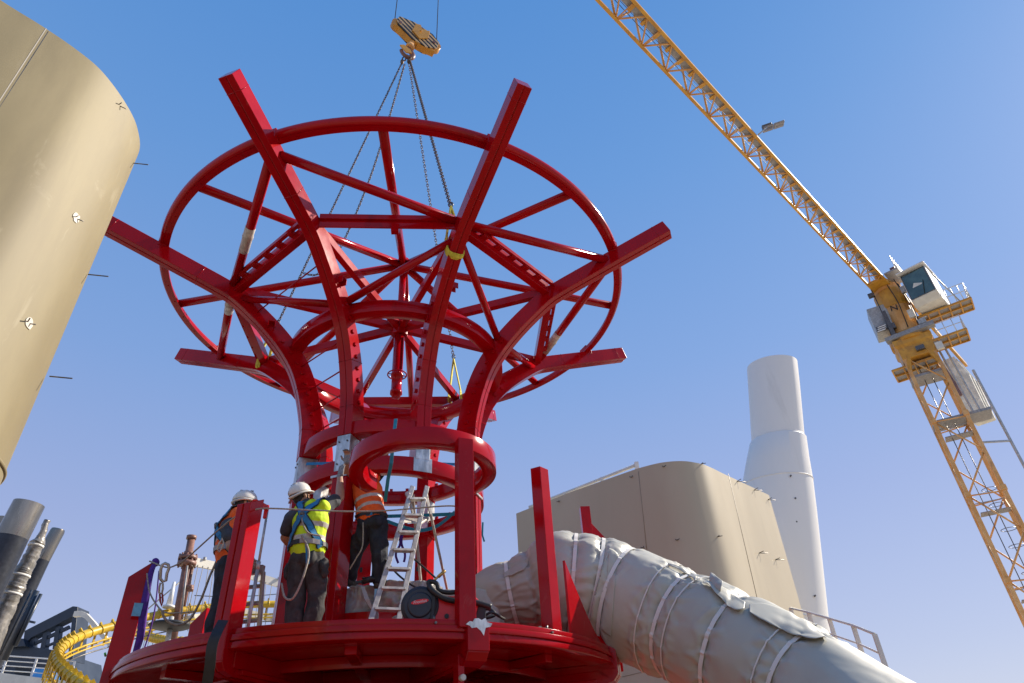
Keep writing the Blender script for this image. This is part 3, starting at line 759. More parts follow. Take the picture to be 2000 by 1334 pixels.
for (x0, y0, x1, y1) in ((30, 1208, 68, 1216), (8, 1164, 22, 1168)):
    a = at_y(x0, y0, 31); c = at_y(x1, y1, 31); b = MB(); b.beam(a, c, .09, .09); b.build('pipe_bracket', M['navy'], nv)
bx = slab([(64, 1304), (98, 1307), (95, 1327), (61, 1325)], Yn - .8, .8, None, 'storage_crate', mat('bright_blue_plastic', (.02, .22, .6), .4), .02)
tag(bx, 'bright blue ribbed crate behind the white deck railing at lower left', 'crate')
b = slab([(-60, 1308), (0, 1314), (150, 1332), (150, 1400), (-60, 1400)], Yn - 1.5, 6, None, 'upper_deck', M['cream'])
tag(b, 'cream coloured upper deck block that carries the white railing at lower left', 'deck block')
pp = [at_y(x, y, Yn - 1.4) for x, y in ((-40, 1313), (2, 1319), (60, 1323), (110, 1327), (135, 1330))]
rail('railing', pp, 0.78, 'white deck railing in front of the navy deckhouse', 4, mt='white', r=.028)
pp = [at_y(x, y, Yn - 3.5) for x, y in ((112, 1322), (130, 1332), (150, 1340))]
rail('railing', pp, .55, 'short white railing in front of the yellow track', 3, mt='white', r=.02)

# ------------------------------------------------------------------ yellow ropes-course track and mast
trk = [(620, 1180, 31), (540, 1180, 30), (460, 1182, 29), (400, 1187, 28), (340, 1195, 27), (280, 1207, 26), (225, 1222, 25), (170, 1238, 24), (135, 1254, 22.8), (114, 1274, 21.5), (114, 1294, 20.4), (132, 1314, 19.4), (160, 1336, 18.4), (200, 1362, 17.6)]
TP = catmull([at_y(x, y, Y) for x, y, Y in trk], 10)
tr = thing('ropes_course_track', tuple(TP[0]), 'curving yellow overhead track with many hanger brackets, winding behind the platform at lower left', 'track')
b = MB(); b.tube(TP, .145, 16); b.build('main_tube', M['yellow'], tr)
for dz, rr, mm in ((-.42, .035, 'yellow'), (-.56, .03, 'yellow'), (-.72, .022, 'steel')):
    b = MB(); b.tube([p + V((0, -.05, dz)) for p in TP], rr, 8); b.build('guide_rail', M[mm], tr)
acc = 0
for i in range(1, len(TP)):
    acc += (TP[i] - TP[i - 1]).length
    if acc > (.62 if i < 60 else .42):
        acc = 0; p = TP[i]; d = (TP[i] - TP[i - 1]).normalized(); s = V((d.y, -d.x, 0)).normalized()
        b = MB(); b.tube([p - d * .02, p + d * .02], .165, 14)
        b.beam(p + V((0, 0, .02)) + s * .18, p + V((0, 0, -.62)) + s * .20, .07, .035, up=s); b.beam(p + V((0, 0, -.44)) + s * .2, p + V((0, 0, -.44)) - s * .06, .05, .05)
        b.beam(p + V((0, 0, .12)), p + V((0, 0, .24)) + s * .1, .10, .05, up=d)
        b.build('hanger_bracket', M['yellow'], tr)
t2 = catmull([at_y(x, y, Y) for x, y, Y in [(245, 1222, 33), (262, 1232, 32), (285, 1241, 31), (310, 1248, 30), (345, 1252, 29.5), (400, 1250, 30)]], 12)
tk = thing('ropes_course_track', tuple(t2[0]), 'short far stretch of yellow track packed with brackets, below the main yellow track', 'track')
b = MB(); b.tube(t2, .09, 12); b.build('main_tube', M['yellow'], tk)
for i in range(0, len(t2), 2):
    p = t2[i]; b = MB(); b.tube([p + V((0, 0, .16)), p + V((0, 0, -.18))], .10, 8); b.build('hanger_bracket', M['yellow'], tk)
    if i % 4 == 0:
        b = MB(); b.tube([p, p + V((0, 0, -1.3))], .012, 5); b.build('hanging_wire', M['darkrope'], tk)
Ym = 27.0
ms = thing('rope_course_mast', tuple(at_y(330, 1290, Ym)), 'rust brown steel mast with bolted flanges, rising behind the yellow track', 'mast')
def pipe_px(parent, name, p0, p1, hw, m, Y, seg=20, Y2=None):
    a = at_y(*p0, Y); c = at_y(*p1, Y2 or Y); b = MB(); b.tube([a, c], hw / FPX * a.length, seg); return b.build(name, M[m], parent)
pipe_px(ms, 'pole', (374, 1052), (330, 1290), 6.2, 'brown', Ym)
pipe_px(ms, 'side_pole', (377, 1098), (352, 1210), 3.8, 'brown', Ym + .5)
pipe_px(ms, 'conduit', (366, 1105), (354, 1200), 1.5, 'grate', Ym - .3)
for (x, y, hw) in ((374, 1050, 8), (369, 1081, 8), (367, 1090, 15), (365, 1101, 15), (371, 1147, 6), (372, 1151, 5)):
    a = at_y(x, y, Ym); s_ = hw / FPX * a.length; b = MB(); b.tube([a - V((0, 0, .07)), a + V((0, 0, .07))], s_, 24); f = b.build('flange', M['brown'], ms)
    if hw > 12:
        for k in range(10):
            q = a + V((s_ * .9 * math.cos(k * .628), s_ * .9 * math.sin(k * .628), 0)); b = MB(); b.tube([q - V((0, 0, .14)), q + V((0, 0, .14))], .035, 6); b.build('bolt', M['brown'], f)
wb = thing('rope_course_beam', tuple(at_y(460, 1120, Ym)), 'long white curved beam with rows of hanging ropes, running right from the brown mast', 'beam')
WP = catmull([at_y(x, y, Y) for x, y, Y in ((376, 1097, 27), (430, 1108, 28), (480, 1121, 29), (545, 1140, 30), (620, 1165, 31))], 6)
b = MB(); b.loft([[p + V((0, -.08, -.17)), p + V((0, .08, -.17)), p + V((0, .08, .17)), p + V((0, -.08, .17))] for p in WP]); b.build('beam', M['cream'], wb)
for i in range(1, len(WP) - 1):
    p = WP[i]; b = MB(); b.tube([p + V((0, -.1, -.1)), p + V((.12 * math.sin(i * 1.7), 0, -2.6))], .014, 5); b.build('hanging_rope', M['rope'], wb)
    if i % 3 == 0:
        b = MB(); b.box(p + V((0, -.1, .2)), (.09, .12, .10)); b.build('eye_lug', M['galv'], wb)
W2 = catmull([at_y(x, y, Y) for x, y, Y in ((236, 1216, 26), (300, 1222, 27), (400, 1204, 29), (470, 1196, 30), (545, 1212, 31), (620, 1228, 31))], 6)
b = MB(); b.loft([[p + V((0, -.1, -.13)), p + V((0, .1, -.13)), p + V((0, .1, .13)), p + V((0, -.1, .13))] for p in W2])
tag(b.build('white_girder', M['cream'], loc=tuple(W2[0])), 'low white girder below the yellow track and behind the ladder', 'girder')
W3 = catmull([at_y(x, y, 30) for x, y in ((146, 1200), (170, 1204), (215, 1258), (240, 1285))], 3)
b = MB(); b.loft([[p + V((0, -.1, -.11)), p + V((0, .1, -.11)), p + V((0, .1, .11)), p + V((0, -.1, .11))] for p in W3])
tag(b.build('white_girder', M['cream'], loc=tuple(W3[0])), 'slanting white strut between the navy screen and the leftmost red post', 'girder')
b = MB(); b.tube([at_y(268, 1207, 27.5), at_y(352, 1136, 27.5)], .028, 8); tag(b.build('stay_rod', M['galv'], loc=tuple(at_y(352, 1136, 27.5))), 'thin grey stay rod slanting up to the brown mast', 'stay')
ds = thing('lookout_dish', tuple(at_y(330, 1225, 26)), 'black dish shaped cover on a grey pole below the yellow track', 'dish')
b = MB(); c = at_y(332, 1222, 26); b.ell(c, (.75, .75, .15), 28, 10); b.build('dish', M['black'], ds)
pipe_px(ds, 'pole', (335, 1205), (322, 1290), 4.0, 'galv', 26)
b = MB(); c = at_y(333, 1170, 26.5); b.tube([c + V((0, 0, -.25)), c + V((0, 0, .65))], [.12, .05], 12); b.tube([c + V((0, 0, -.33)), c + V((0, 0, -.25))], .22, 16)
tag(b.build('navigation_cone', M['white'], loc=tuple(c)), 'small white cone standing on the yellow track left of the brown mast', 'marker cone')
for (y0, y1) in ((1163, 1158), ):
    b = MB(); b.tube(sag(at_y(380, y0, 30), at_y(560, y1, 33), .1), .02, 6); tag(b.build('safety_wire', M['darkrope'], loc=tuple(at_y(380, y0, 30))), 'thin dark wire running level above the yellow track', 'wire')
# ------------------------------------------------------------------ tarp wrapped duct and other covered things
def lumpy_tube(path, nseg=96, amp=.035, pinch=(), seed=0.0, sagk=0.0, step=.02, fold=1.0, cut=None):
    """path: list of (V, radius).  pinch: list of (s, depth, width) along the arc length."""
    P0 = catmull([p for p, r in path], 24); R0 = [q.x for q in catmull([V((r, 0, 0)) for p, r in path], 24)]
    S = [0.0]
    for a, c in zip(P0, P0[1:]): S.append(S[-1] + (c - a).length)
    L = S[-1]; n = int(L / step); loops = []; prev = None; j = 0; cen = []
    for i in range(n + 1):
        s = L * i / n
        while j < len(S) - 2 and S[j + 1] < s: j += 1
        t = (s - S[j]) / max(1e-9, S[j + 1] - S[j]); c = P0[j].lerp(P0[j + 1], t); r = R0[j] + (R0[j + 1] - R0[j]) * t
        d = (P0[min(j + 3, len(P0) - 1)] - P0[max(j - 3, 0)]).normalized()
        x = d.cross(V((0, 0, 1))).normalized(); y = x.cross(d)
        row = []
        # pinch near straps: radius drops, folds get strong
        pk = 0.0; near = 9
        for (ps, dep, wd) in pinch:
            g = math.exp(-((s - ps) / wd) ** 2); pk += dep * g; near = min(near, abs(s - ps))
        bulge = .035 * min(1, near / .25) * 1.0
        foldk = .10 + .8 * math.exp(-(near / .15) ** 2)
        for k in range(nseg):
            th = 2 * PI * k / nseg; cx_, sx_ = math.cos(th), math.sin(th)
            q = V((cx_ * 1.7, sx_ * 1.7, s * 1.5 + seed)) 
            low = noise.noise(q) * amp * .9
            # long folds fanning out from the straps + diagonal creases
            f1 = noise.noise(V((th * 2.6 * 1.2 if False else cx_ * 3.6, sx_ * 3.6, s * 2.6 + seed * 2)))
            ridge = 1 - abs(f1) * 2
            f2 = noise.noise(V((cx_ * 6 + s * 2.2, sx_ * 6 - s * 1.7, s * 5 + seed)))
            ridge2 = 1 - abs(f2) * 2
            rr = r * (1 + bulge - pk) + low + amp * fold * (ridge * .5 * foldk + ridge2 * .30 * foldk)
            qv = V((cx_ * 2.3 + low * 6 + s * .9, sx_ * 2.3 - s * .7, s * 2.1 + seed)); vd = noise.voronoi(qv)[0]; w9 = vd[1] - vd[0]
            rr += amp * fold * 1.1 * max(0, 1 - w9 * 4.5) ** 1.6 * (.0 + .75 * math.exp(-(near / .15) ** 2))
            qv = V((cx_ * 5.5 + s * 2.0, sx_ * 5.5 + s * 1.4, s * 4.2 + seed)); vd = noise.voronoi(qv)[0]; w9 = vd[1] - vd[0]
            rr -= amp * fold * .5 * max(0, 1 - w9 * 3.5) ** 1.5 * (.0 + .7 * math.exp(-(near / .12) ** 2))
            bot = max(0, -sx_); rr += sagk * bot * min(1, near / .2) - 0
            row.append(c + x * cx_ * rr + y * sx_ * rr)
        loops.append(row); cen.append((c, d, r * (1 + bulge - pk), s))
    b = MB(); b.loft(loops, smooth=True); return b, cen, L, loops
def strap_at(loops, cen, s, wdt, t, lift=.006):
    n = len(cen); i = min(range(n), key=lambda k: abs(cen[k][3] - s)); h = max(1, int(wdt / .02 / 2 + .5))
    b = MB(); L = []
    for k in (max(0, i - h), min(n - 1, i + h)):
        c = cen[k][0]; row = [p + (p - c).normalized() * lift for p in loops[k]]; L.append(row)
    n2 = len(L[0])
    c0, c1 = cen[max(0, i - h)][0], cen[min(n - 1, i + h)][0]
    mid = cen[i][0]; d = cen[i][1]; ring = []
    M0 = [(a + bb) / 2 for a, bb in zip(L[0], L[1])]; rr0 = [(p - mid).length for p in M0]; N_ = len(M0)
    for q_ in range(N_):
        w9 = [rr0[(q_ + e) % N_] for e in range(-7, 8)]; tgt = max(sum(w9) / 15 + .004, rr0[q_] - .004)
        m_ = mid + (M0[q_] - mid).normalized() * tgt; o = (m_ - mid).normalized()
        ring.append([m_ - d * wdt / 2, m_ + d * wdt / 2, m_ + d * wdt / 2 + o * t, m_ - d * wdt / 2 + o * t])
    b.loft(ring, closed=True, smooth=False); return b
dpx = [(940, 1172, 9.1, .30), (965, 1168, 9.0, .37), (1000, 1160, 8.95, .40), (1045, 1150, 8.95, .47), (1085, 1143, 8.95, .61), (1130, 1146, 8.95, .64), (1183, 1160, 8.95, .64), (1250, 1186, 8.8, .62), (1322, 1216, 8.6, .61), (1410, 1258, 8.3, .59), (1480, 1293, 8.1, .57), (1560, 1334, 7.85, .55), (1700, 1424, 7.4, .52), (1850, 1520, 7.1, .52)]
path = [(at_d(x, y, D), R_) for x, y, D, R_ in dpx]
Ltot = 0
cum = [0.0]
for a, c in zip(path, path[1:]): cum.append(cum[-1] + (c[0] - a[0]).length)
def s_of(px):
    for i in range(len(dpx) - 1):
        if dpx[i][0] <= px <= dpx[i + 1][0]:
            t = (px - dpx[i][0]) / (dpx[i + 1][0] - dpx[i][0]); return cum[i] + (cum[i + 1] - cum[i]) * t
    return cum[-1]
straps = [1003, 1118, 1158, 1213, 1335, 1432, 1580]
thin = [1298, 1362, 1548]
pinch = [(s_of(x), .07, .075) for x in straps] + [(s_of(x), .015, .04) for x in thin] + [(s_of(1042), .10, .05)]
b, cen, L, loops = lumpy_tube(path, 150, .036, pinch, 3.3)
duct = b.build('wrapped_duct', M['tarp'], loc=tuple(path[6][0]))
tag(duct, 'huge duct wrapped in creased grey vinyl and tied with white straps', 'duct')
for x in straps:
    strap_at(loops, cen, s_of(x), .045, .006).build('tie_strap', M['strap_white'], duct)
for x in thin:
    strap_at(loops, cen, s_of(x), .014, .008).build('tie_cord', M['strap_white'], duct)
# loose flaps of vinyl on top of the duct
from mathutils.bvhtree import BVHTree
_off = V(duct['_o']); dbv = BVHTree.FromPolygons([tuple(v.co + _off) for v in duct.data.vertices], [tuple(p.vertices) for p in duct.data.polygons])
def on_duct(px, py, lift):
    d = ray(px, py).normalized(); loc, nn, i, ds = dbv.ray_cast(V((0, 0, 0)), d, 30)
    if loc is None:
        q = d * 8.2
        for k in range(3):
            loc, nn, i, ds = dbv.find_nearest(q); q = d * loc.length
    if nn.dot(d) > 0.2: nn = -nn
    return loc + nn * lift
def flap(up, lo, seed, l0=.008, l1=.05, amp=.02, m_=12):
    A = catmull([V((x, y, 0)) for x, y in up], 7); B_ = catmull([V((x, y, 0)) for x, y in lo], 7); b = MB(); L = []
    for k, (a, c) in enumerate(zip(A, B_)):
        row = []
        for j in range(m_ + 1):
            t = j / m_; p = a.lerp(c, t); w_ = noise.noise(V((p.x * .035 + seed, p.y * .035, 0))) + .6 * (1 - 2 * abs(noise.noise(V((p.x * .05, p.y * .02 + seed, 1)))))
            row.append(on_duct(p.x, p.y, l0 + (l1 - l0) * t ** 1.5 + amp * w_ * (.25 + .75 * t)))
        L.append(row)
    b.loft(L, ring=False, caps=False, smooth=True); o = b.build('loose_flap', M['tarp'], duct, solid=.007)
    q = o.modifiers.new('s', 'SMOOTH'); q.factor = .5; q.iterations = 5
    for p in o.data.polygons: p.use_smooth = True
flap([(1462, 1183), (1490, 1180), (1530, 1192), (1565, 1208), (1596, 1230), (1614, 1250)], [(1464, 1204), (1482, 1216), (1520, 1236), (1556, 1250), (1590, 1258), (1612, 1254)], 1.0, .012, .05, .010)
flap([(1372, 1140), (1384, 1138), (1398, 1143), (1415, 1152), (1436, 1166), (1456, 1180)], [(1374, 1144), (1386, 1152), (1400, 1168), (1418, 1184), (1438, 1200), (1454, 1196)], 5.0, .03, .045, .018)
flap([(1385, 1134), (1392, 1138), (1400, 1144), (1408, 1152)], [(1384, 1140), (1391, 1148), (1399, 1156), (1406, 1162)], 2.0, .10, .03, .010)
flap([(1300, 1102), (1325, 1110), (1345, 1120), (1362, 1131)], [(1306, 1108), (1328, 1118), (1346, 1128), (1360, 1138)], 9.0, .035, .02, .02)
flap([(984, 1122), (994, 1116), (1008, 1108), (1022, 1098), (1032, 1088)], [(985, 1130), (996, 1126), (1010, 1120), (1024, 1112), (1034, 1102)], 12.0, .03, .02, .012)
flap([(1190, 1070), (1196, 1072), (1202, 1076), (1206, 1080)], [(1176, 1230), (1182, 1236), (1188, 1240), (1194, 1244)], 7.0, .008, .012, .006, 40)
# covered machine left of the duct, on the deck (behind the welder)
def draped_box(c, sx, sy, sz, rot, seed, amp, name, material, mb=None, taper=.86, crumple=0.0):
    b = MB(); L = []; R = Matrix.Rotation(rot, 3, 'Z')
    for i in range(70):
        t = i / 69.
        if t < .68: z = -sz / 2 + sz * (t / .68); k = 1 + (1 - taper) * (1 - t / .68) * .6
        else:
            q = (t - .68) / .32; z = sz / 2 + .05 * sz * math.sin(q * PI / 2); k = (1 - q) ** .8
        row = []
        for j in range(160):
            a = 2 * PI * j / 160; e = .30 if not crumple else .55; ca, sa = math.cos(a), math.sin(a)
            x = math.copysign(abs(ca) ** e, ca) * sx / 2 * k; y = math.copysign(abs(sa) ** e, sa) * sy / 2 * k
            p = V((x, y, z)); n_ = noise.noise(V((x * 5 + seed, y * 5, z * 2.5))) * amp + (1 - 2 * abs(noise.noise(V((x * 9, y * 9 + seed, z * 3))))) * amp * .35
            if crumple:
                for fq, am in ((4.5, 1.0), (11.0, .45)):
                    vd = noise.voronoi(V((x * fq + seed, y * fq, z * fq)))[0]; n_ += crumple * am * (.5 - min(1, (vd[1] - vd[0]) * 1.6))
            o = V((ca, sa, .3 if t > .6 else 0)); row.append(V(c) + R @ (p + o * n_))
        L.append(row)
    b.loft(L, smooth=True); return b
cc = at_d(880, 1172, 8.7)
b = draped_box(V((cc.x + .14, cc.y + .1, 1.375 + .42)), .95, .45, .80, math.radians(10), 2.0, .045, 'x', None, crumple=.012)
cm = b.build('covered_bundle', M['tarp'], loc=(cc.x, cc.y, 1.375)); tag(cm, 'boxy bundle under grey vinyl on the platform, directly behind the red welding machine', 'covered bundle')
# crumpled plastic film over a crate between the columns
c0 = at_d(765, 1180, 9.0)
b = draped_box(V((c0.x, c0.y, 1.375 + .46)), 1.15, .7, .90, math.radians(-6), 6.0, .09, 'x', None, taper=.6, crumple=.075)
fm = b.build('film_covered_crate', M['film'], loc=(c0.x, c0.y, 1.375)); tag(fm, 'low crate under crumpled silvery plastic film, between the front columns behind the ladder', 'covered crate')
b = MB(); b.loft([[at_d(704, 1145, 8.5), at_d(712, 1146, 8.5), at_d(712, 1148, 8.6), at_d(704, 1147, 8.6)], [at_d(712, 1170, 8.45), at_d(722, 1172, 8.45), at_d(722, 1174, 8.6), at_d(712, 1172, 8.6)], [at_d(724, 1190, 8.45), at_d(730, 1196, 8.45), at_d(730, 1197, 8.6), at_d(724, 1192, 8.6)]])
b.build('loose_edge', M['film'], fm)
# ------------------------------------------------------------------ tower crane
VA = math.radians(35.5); VV = V((math.sin(VA), math.cos(VA), 0)); AA = V((math.cos(VA), -math.sin(VA), 0))
MC = VV * 44.8                     # mast axis
def cr(px, py, dv=0.0):
    d = ray(px, py); t = (MC.dot(VV) + dv) / d.dot(VV); return d * t
J = V((.692, .7215, 0)).normalized(); JS = V((J.y, -J.x, 0))       # J points away from the camera along the jib
crane = thing('tower_crane', (MC.x, MC.y, -40), 'tall yellow tower crane with long lattice jib, white cab and pale counterweights at the right', 'crane')
yaw = VA + math.radians(-6); ma = V((math.cos(yaw), -math.sin(yaw), 0)); mv = V((math.sin(yaw), math.cos(yaw), 0)); hw = .86
legs = [MC + ma * sx * hw + mv * sy * hw for sx, sy in ((-1, -1), (1, -1), (1, 1), (-1, 1))]
zt = 22.6
for g in legs:
    b = MB(); b.beam(g + V((0, 0, -40)), g + V((0, 0, zt)), .20, .20, up=ma); b.build('mast_leg', M['crane_mast'], crane, bevel=.02)
hsec = 2.32
faces = [(0, 1), (1, 2), (2, 3), (3, 0)]
k = 0; z = zt - .3
while z > -5:
    for fi, (i, j) in enumerate(faces):
        a, c = legs[i], legs[j]; z0, z1 = z, z - hsec
        b = MB()
        if (k + (fi % 2)) % 2 == 0: b.tube([a + V((0, 0, z0)), c + V((0, 0, z1))], .05, 8)
        else: b.tube([c + V((0, 0, z0)), a + V((0, 0, z1))], .05, 8)
        b.build('mast_diagonal', M['crane_mast'], crane)
        if k % 2 == 1:
            b = MB(); b.tube([a + V((0, 0, z1)), c + V((0, 0, z1 - .12))], .042, 8); b.build('mast_strut', M['crane_mast'], crane)
    if k % 2 == 0 and z < 20:
        b = MB(); c = MC + V((0, 0, z - .9)); R = Matrix.Rotation(-yaw, 3, 'Z'); b.box(c + ma * .1, (1.45, .8, .05), R)
        b.box(c + V((0, 0, .5)) - mv * .5, (1.5, .04, .04), R); b.build('ladder_landing', M['grate'], crane)
    if k % 2 == 1:
        for g in legs[:2]:
            b = MB(); b.box(g + V((0, 0, z1 + .05)), (.30, .30, .30), Matrix.Rotation(-yaw, 3, 'Z')); b.build('leg_joint', M['crane_mast'], crane, bevel=.02)
    k += 1; z -= hsec
for s in (-.25, .2):
    b = MB(); b.tube([MC + ma * s + V((0, 0, -10)), MC + ma * s + V((0, 0, zt))], .025, 6); b.build('ladder_rail', M['steel'], crane)
# upper box landings under the ring
for zz, ww in ((20.9, 1.0), (17.7, .8)):
    b = MB(); b.box(MC + V((0, 0, zz)) + ma * (.0 if zz > 20 else .6), (2.0 if zz > 20 else 3.1, 1.5, .16), Matrix.Rotation(-yaw, 3, 'Z')); b.build('ladder_landing', M['grate'], crane)
# external cable / lift guide
ge = MC + ma * 2.35; b = MB(); b.beam(ge + V((0, 0, -10)), ge + V((0, 0, 20.6)), .11, .11); 
for zz in (15.8, 8.6, 1.5): b.beam(legs[1] + V((0, 0, zz)), ge + V((0, 0, zz)), .10, .10)
for q in (.0, .35): b.beam(MC + ma * (1.35 + q) + V((0, 0, 17.7)), MC + ma * (1.2 + q) + V((0, 0, 22.6)), .09, .09)
b.build('climbing_guide', M['galv'], crane)
# ring, slewing tower
Rm = Matrix.Rotation(-yaw, 3, 'Z'); RJ = Matrix.Rotation(-math.atan2(J.x, J.y), 3, 'Z')
b = MB(); b.loft([[MC + ma * (x * q) + mv * (y * q) + V((0, 0, zz)) for x, y in ((-1, -1), (1, -1), (1, 1), (-1, 1))] for q, zz in ((.98, 22.1), (1.0, 22.9), (1.12, 23.1), (1.12, 23.5))])
for sx in (-1, 1): b.beam(legs[0 if sx < 0 else 1] + V((0, 0, 21.3)), MC + ma * sx * .55 - mv * .9 + V((0, 0, 22.4)), .22, .25)
b.build('mast_head', M['crane'], crane, bevel=.04)
b = MB(); b.tube([MC + V((0, 0, 23.4)), MC + V((0, 0, 24.0))], 1.25, 32); b.build('slewing_ring', M['crane'], crane)
b = MB(); b.box(MC + V((0, 0, 23.75)) - VV * 1.1 + AA * .15, (2.9, .5, .30), Matrix.Rotation(-VA - .05, 3, 'Z')); b.build('ring_walkway', M['grate'], crane, bevel=.02)
b = MB(); b.loft([[MC + V((0, 0, zz)) + V((math.cos(t * PI / 8) * q, math.sin(t * PI / 8) * q, 0)) for t in range(16)] for zz, q in ((24.0, 1.0), (26.2, .92), (27.4, .86), (28.0, .95))])
sl = b.build('slewing_tower', M['crane_mast'], crane, bevel=.02)
b = MB(); b.loft([[MC + V((0, 0, zz)) + V((math.cos(t * PI / 8) * q, math.sin(t * PI / 8) * q, 0)) for t in range(16)] for zz, q in ((26.2, .95), (26.3, .98), (27.5, .98), (27.6, .95))]); b.build('upper_band', M['crane'], sl, bevel=.02)
# the letter on the tower face
def text_mesh(txt, size, name, material, parent, loc, R, ext=.01, sx=1.0, shear=0.0):
    cu = bpy.data.curves.new(name, 'FONT'); cu.body = txt; cu.size = size; cu.extrude = ext; cu.align_x = 'CENTER'; cu.align_y = 'CENTER'; cu.shear = shear
    tmp = bpy.data.objects.new(name, cu); scene.collection.objects.link(tmp)
    dg = bpy.context.evaluated_depsgraph_get(); me = bpy.data.meshes.new_from_object(tmp.evaluated_get(dg))
    bpy.data.objects.remove(tmp); me.name = name
    me.transform(Matrix.Diagonal((sx, 1, 1, 1))); me.transform(R.to_4x4()); me.transform(Matrix.Translation(V(loc) - V(parent['_o'])))
    me.materials.clear(); me.materials.append(material)
    o = bpy.data.objects.new(name, me); scene.collection.objects.link(o); o.parent = parent; o['_o'] = parent['_o']; return o
Rt = Matrix(((AA.x, 0, -VV.x), (AA.y, 0, -VV.y), (0, 1, 0)))      # text facing the camera: x->AA, y->up, z->toward camera
text_mesh('N', .62, 'letter', M['black'], sl, MC - VV * 1.0 - AA * .05 + V((0, 0, 25.9)), Rt @ Matrix.Rotation(-.1, 3, 'Z'), .01)
# electric cabinet, floodlight, lower platforms
def cbox(px, py, w_, d_, h_, dv, R, name, m_, bevel=.03, parent=None):
    c = cr(px, py, dv); b = MB(); b.box(c, (w_, d_, h_), R); return b.build(name, M[m_], parent or crane, bevel=bevel)
Rv = Matrix.Rotation(-VA, 3, 'Z')
cbox(1722, 632, 1.15, 1.4, 2.0, -.2, Rv @ Matrix.Rotation(math.radians(8), 3, 'Z'), 'electric_cabinet', 'galv')
cbox(1740, 640, .25, 1.2, 2.1, -.7, Rv, 'cabinet_frame', 'steel')
fl_ = cbox(1722, 641, .62, .25, .35, -1.2, Rv, 'floodlight', 'steel')
for i in range(3):
    c = cr(1722, 637 + i * 4, -1.34); b = MB(); b.box(c, (.5, .03, .07), Rv); b.build('lamp_tube', M['white'], fl_)
def grating(p0, p1, width, dirw, nb, name, zt_=.0):
    # orange framed grating panel
    t = MB(); p0 = V(p0); p1 = V(p1); dirw = V(dirw).normalized(); d = (p1 - p0)
    L = [[p0, p0 + dirw * width, p0 + dirw * width + V((0, 0, .03)), p0 + V((0, 0, .03))], [p1, p1 + dirw * width, p1 + dirw * width + V((0, 0, .03)), p1 + V((0, 0, .03))]]
    t.loft(L); pl = t.build(name, M['grate'], crane)
    f = MB()
    for s in (0, .5, 1): f.beam(p0 + dirw * width * s - V((0, 0, .06)), p1 + dirw * width * s - V((0, 0, .06)), .09, .12)
    for i in range(nb + 1): q = p0 + d * (i / nb) - V((0, 0, .05)); f.beam(q, q + dirw * width, .08, .10)
    f.build('platform_frame', M['crane'], pl); return pl
pa = MC + AA * .9 + V((0, 0, 24.75)) - VV * .9
grating(pa, pa + AA * 3.1, 1.5, VV, 5, 'cab_platform')
pb = MC + AA * .9 + V((0, 0, 22.9)) - VV * .8
grating(pb, pb + AA * 2.1, 1.6, VV, 4, 'lower_platform')
pc = MC - AA * 1.7 + V((0, 0, 21.9)) - VV * .6
grating(pc, pc + AA * 2.6, 1.8, VV, 4, 'lower_platform')
def guard(p0, p1, dirw, width, h, m_='white'):
    b = MB(); p0 = V(p0); p1 = V(p1); dirw = V(dirw)
    cs = [p0, p1, p1 + dirw * width]
    for zz in (h, h * .5): b.tube([c + V((0, 0, zz)) for c in cs], .028, 6)
    for a, c in zip(cs, cs[1:]):
        for i in range(4): q = a.lerp(c, i / 3.); b.tube([q, q + V((0, 0, h))], .025, 6)
    b.build('guard_rail', M[m_], crane)
guard(pa + AA * 2.0, pa + AA * 3.1, VV, 1.5, 1.15); guard(pb + AA * .6, pb + AA * 2.1, VV, 1.6, 1.0)
b = MB(); b.tube([pa + AA * 2.5 + V((0, 0, 0)), pa + AA * 1.75 + V((0, 0, 3.2))], .04, 8); b.ell(pa + AA * 1.75 + V((0, 0, 3.25)), (.12, .12, .12), 8, 6); b.build('aerial', M['galv'], crane)
# cab
cab = MC + AA * 1.95 + V((0, 0, 24.85)) - VV * 1.1
cw_, cd_, ch_ = 1.55, 2.2, 2.55; RC = Matrix.Rotation(-VA - math.radians(10), 3, 'Z')
def cv(x, y, z_): return cab + RC @ V((x, y, z_))
prof = [(-cd_ / 2 + .35, 0), (cd_ / 2, 0), (cd_ / 2, ch_), (-cd_ / 2 + .05, ch_), (-cd_ / 2, .42)]
b = MB(); b.loft([[cv(-cw_ / 2, y, z_) for y, z_ in prof], [cv(cw_ / 2, y, z_) for y, z_ in prof]]); cbd = b.build('cab', M['cream'], crane, bevel=.05)
b = MB(); g0 = V((0, -cd_ / 2 + .0, .68)); 
b.loft([[cv(-cw_ / 2 + .09, -cd_ / 2 - .012, .50), cv(cw_ / 2 - .09, -cd_ / 2 - .012, .50), cv(cw_ / 2 - .09, -cd_ / 2 + .03, ch_ - .14), cv(-cw_ / 2 + .09, -cd_ / 2 + .03, ch_ - .14)],
        [cv(-cw_ / 2 + .09, -cd_ / 2 + .06, .50), cv(cw_ / 2 - .09, -cd_ / 2 + .06, .50), cv(cw_ / 2 - .09, -cd_ / 2 + .1, ch_ - .14), cv(-cw_ / 2 + .09, -cd_ / 2 + .1, ch_ - .14)]])
b.build('windscreen', M['glass'], cbd)
b = MB(); b.box(cv(-cw_ / 2 - .004, .05, 1.5), (.012, 1.5, 1.3), RC); b.build('side_window', M['glass'], cbd)
b = MB(); b.box(cv(0, -.1, ch_ + .05), (cw_ + .2, cd_ + .3, .10), RC); b.build('cab_roof', M['white'], cbd, bevel=.03)
b = MB(); b.box(cv(.12, -cd_ / 2 - .02, .9), (.5, .02, .25), RC); b.build('sun_blind', M['white'], cbd) if False else None
b = MB(); b.box(cv(.15, -cd_ / 2 + .22, .35), (.75, .04, .07), RC @ Matrix.Rotation(-.6, 3, 'X')); b.build('vent_slot', M['steel'], cbd)
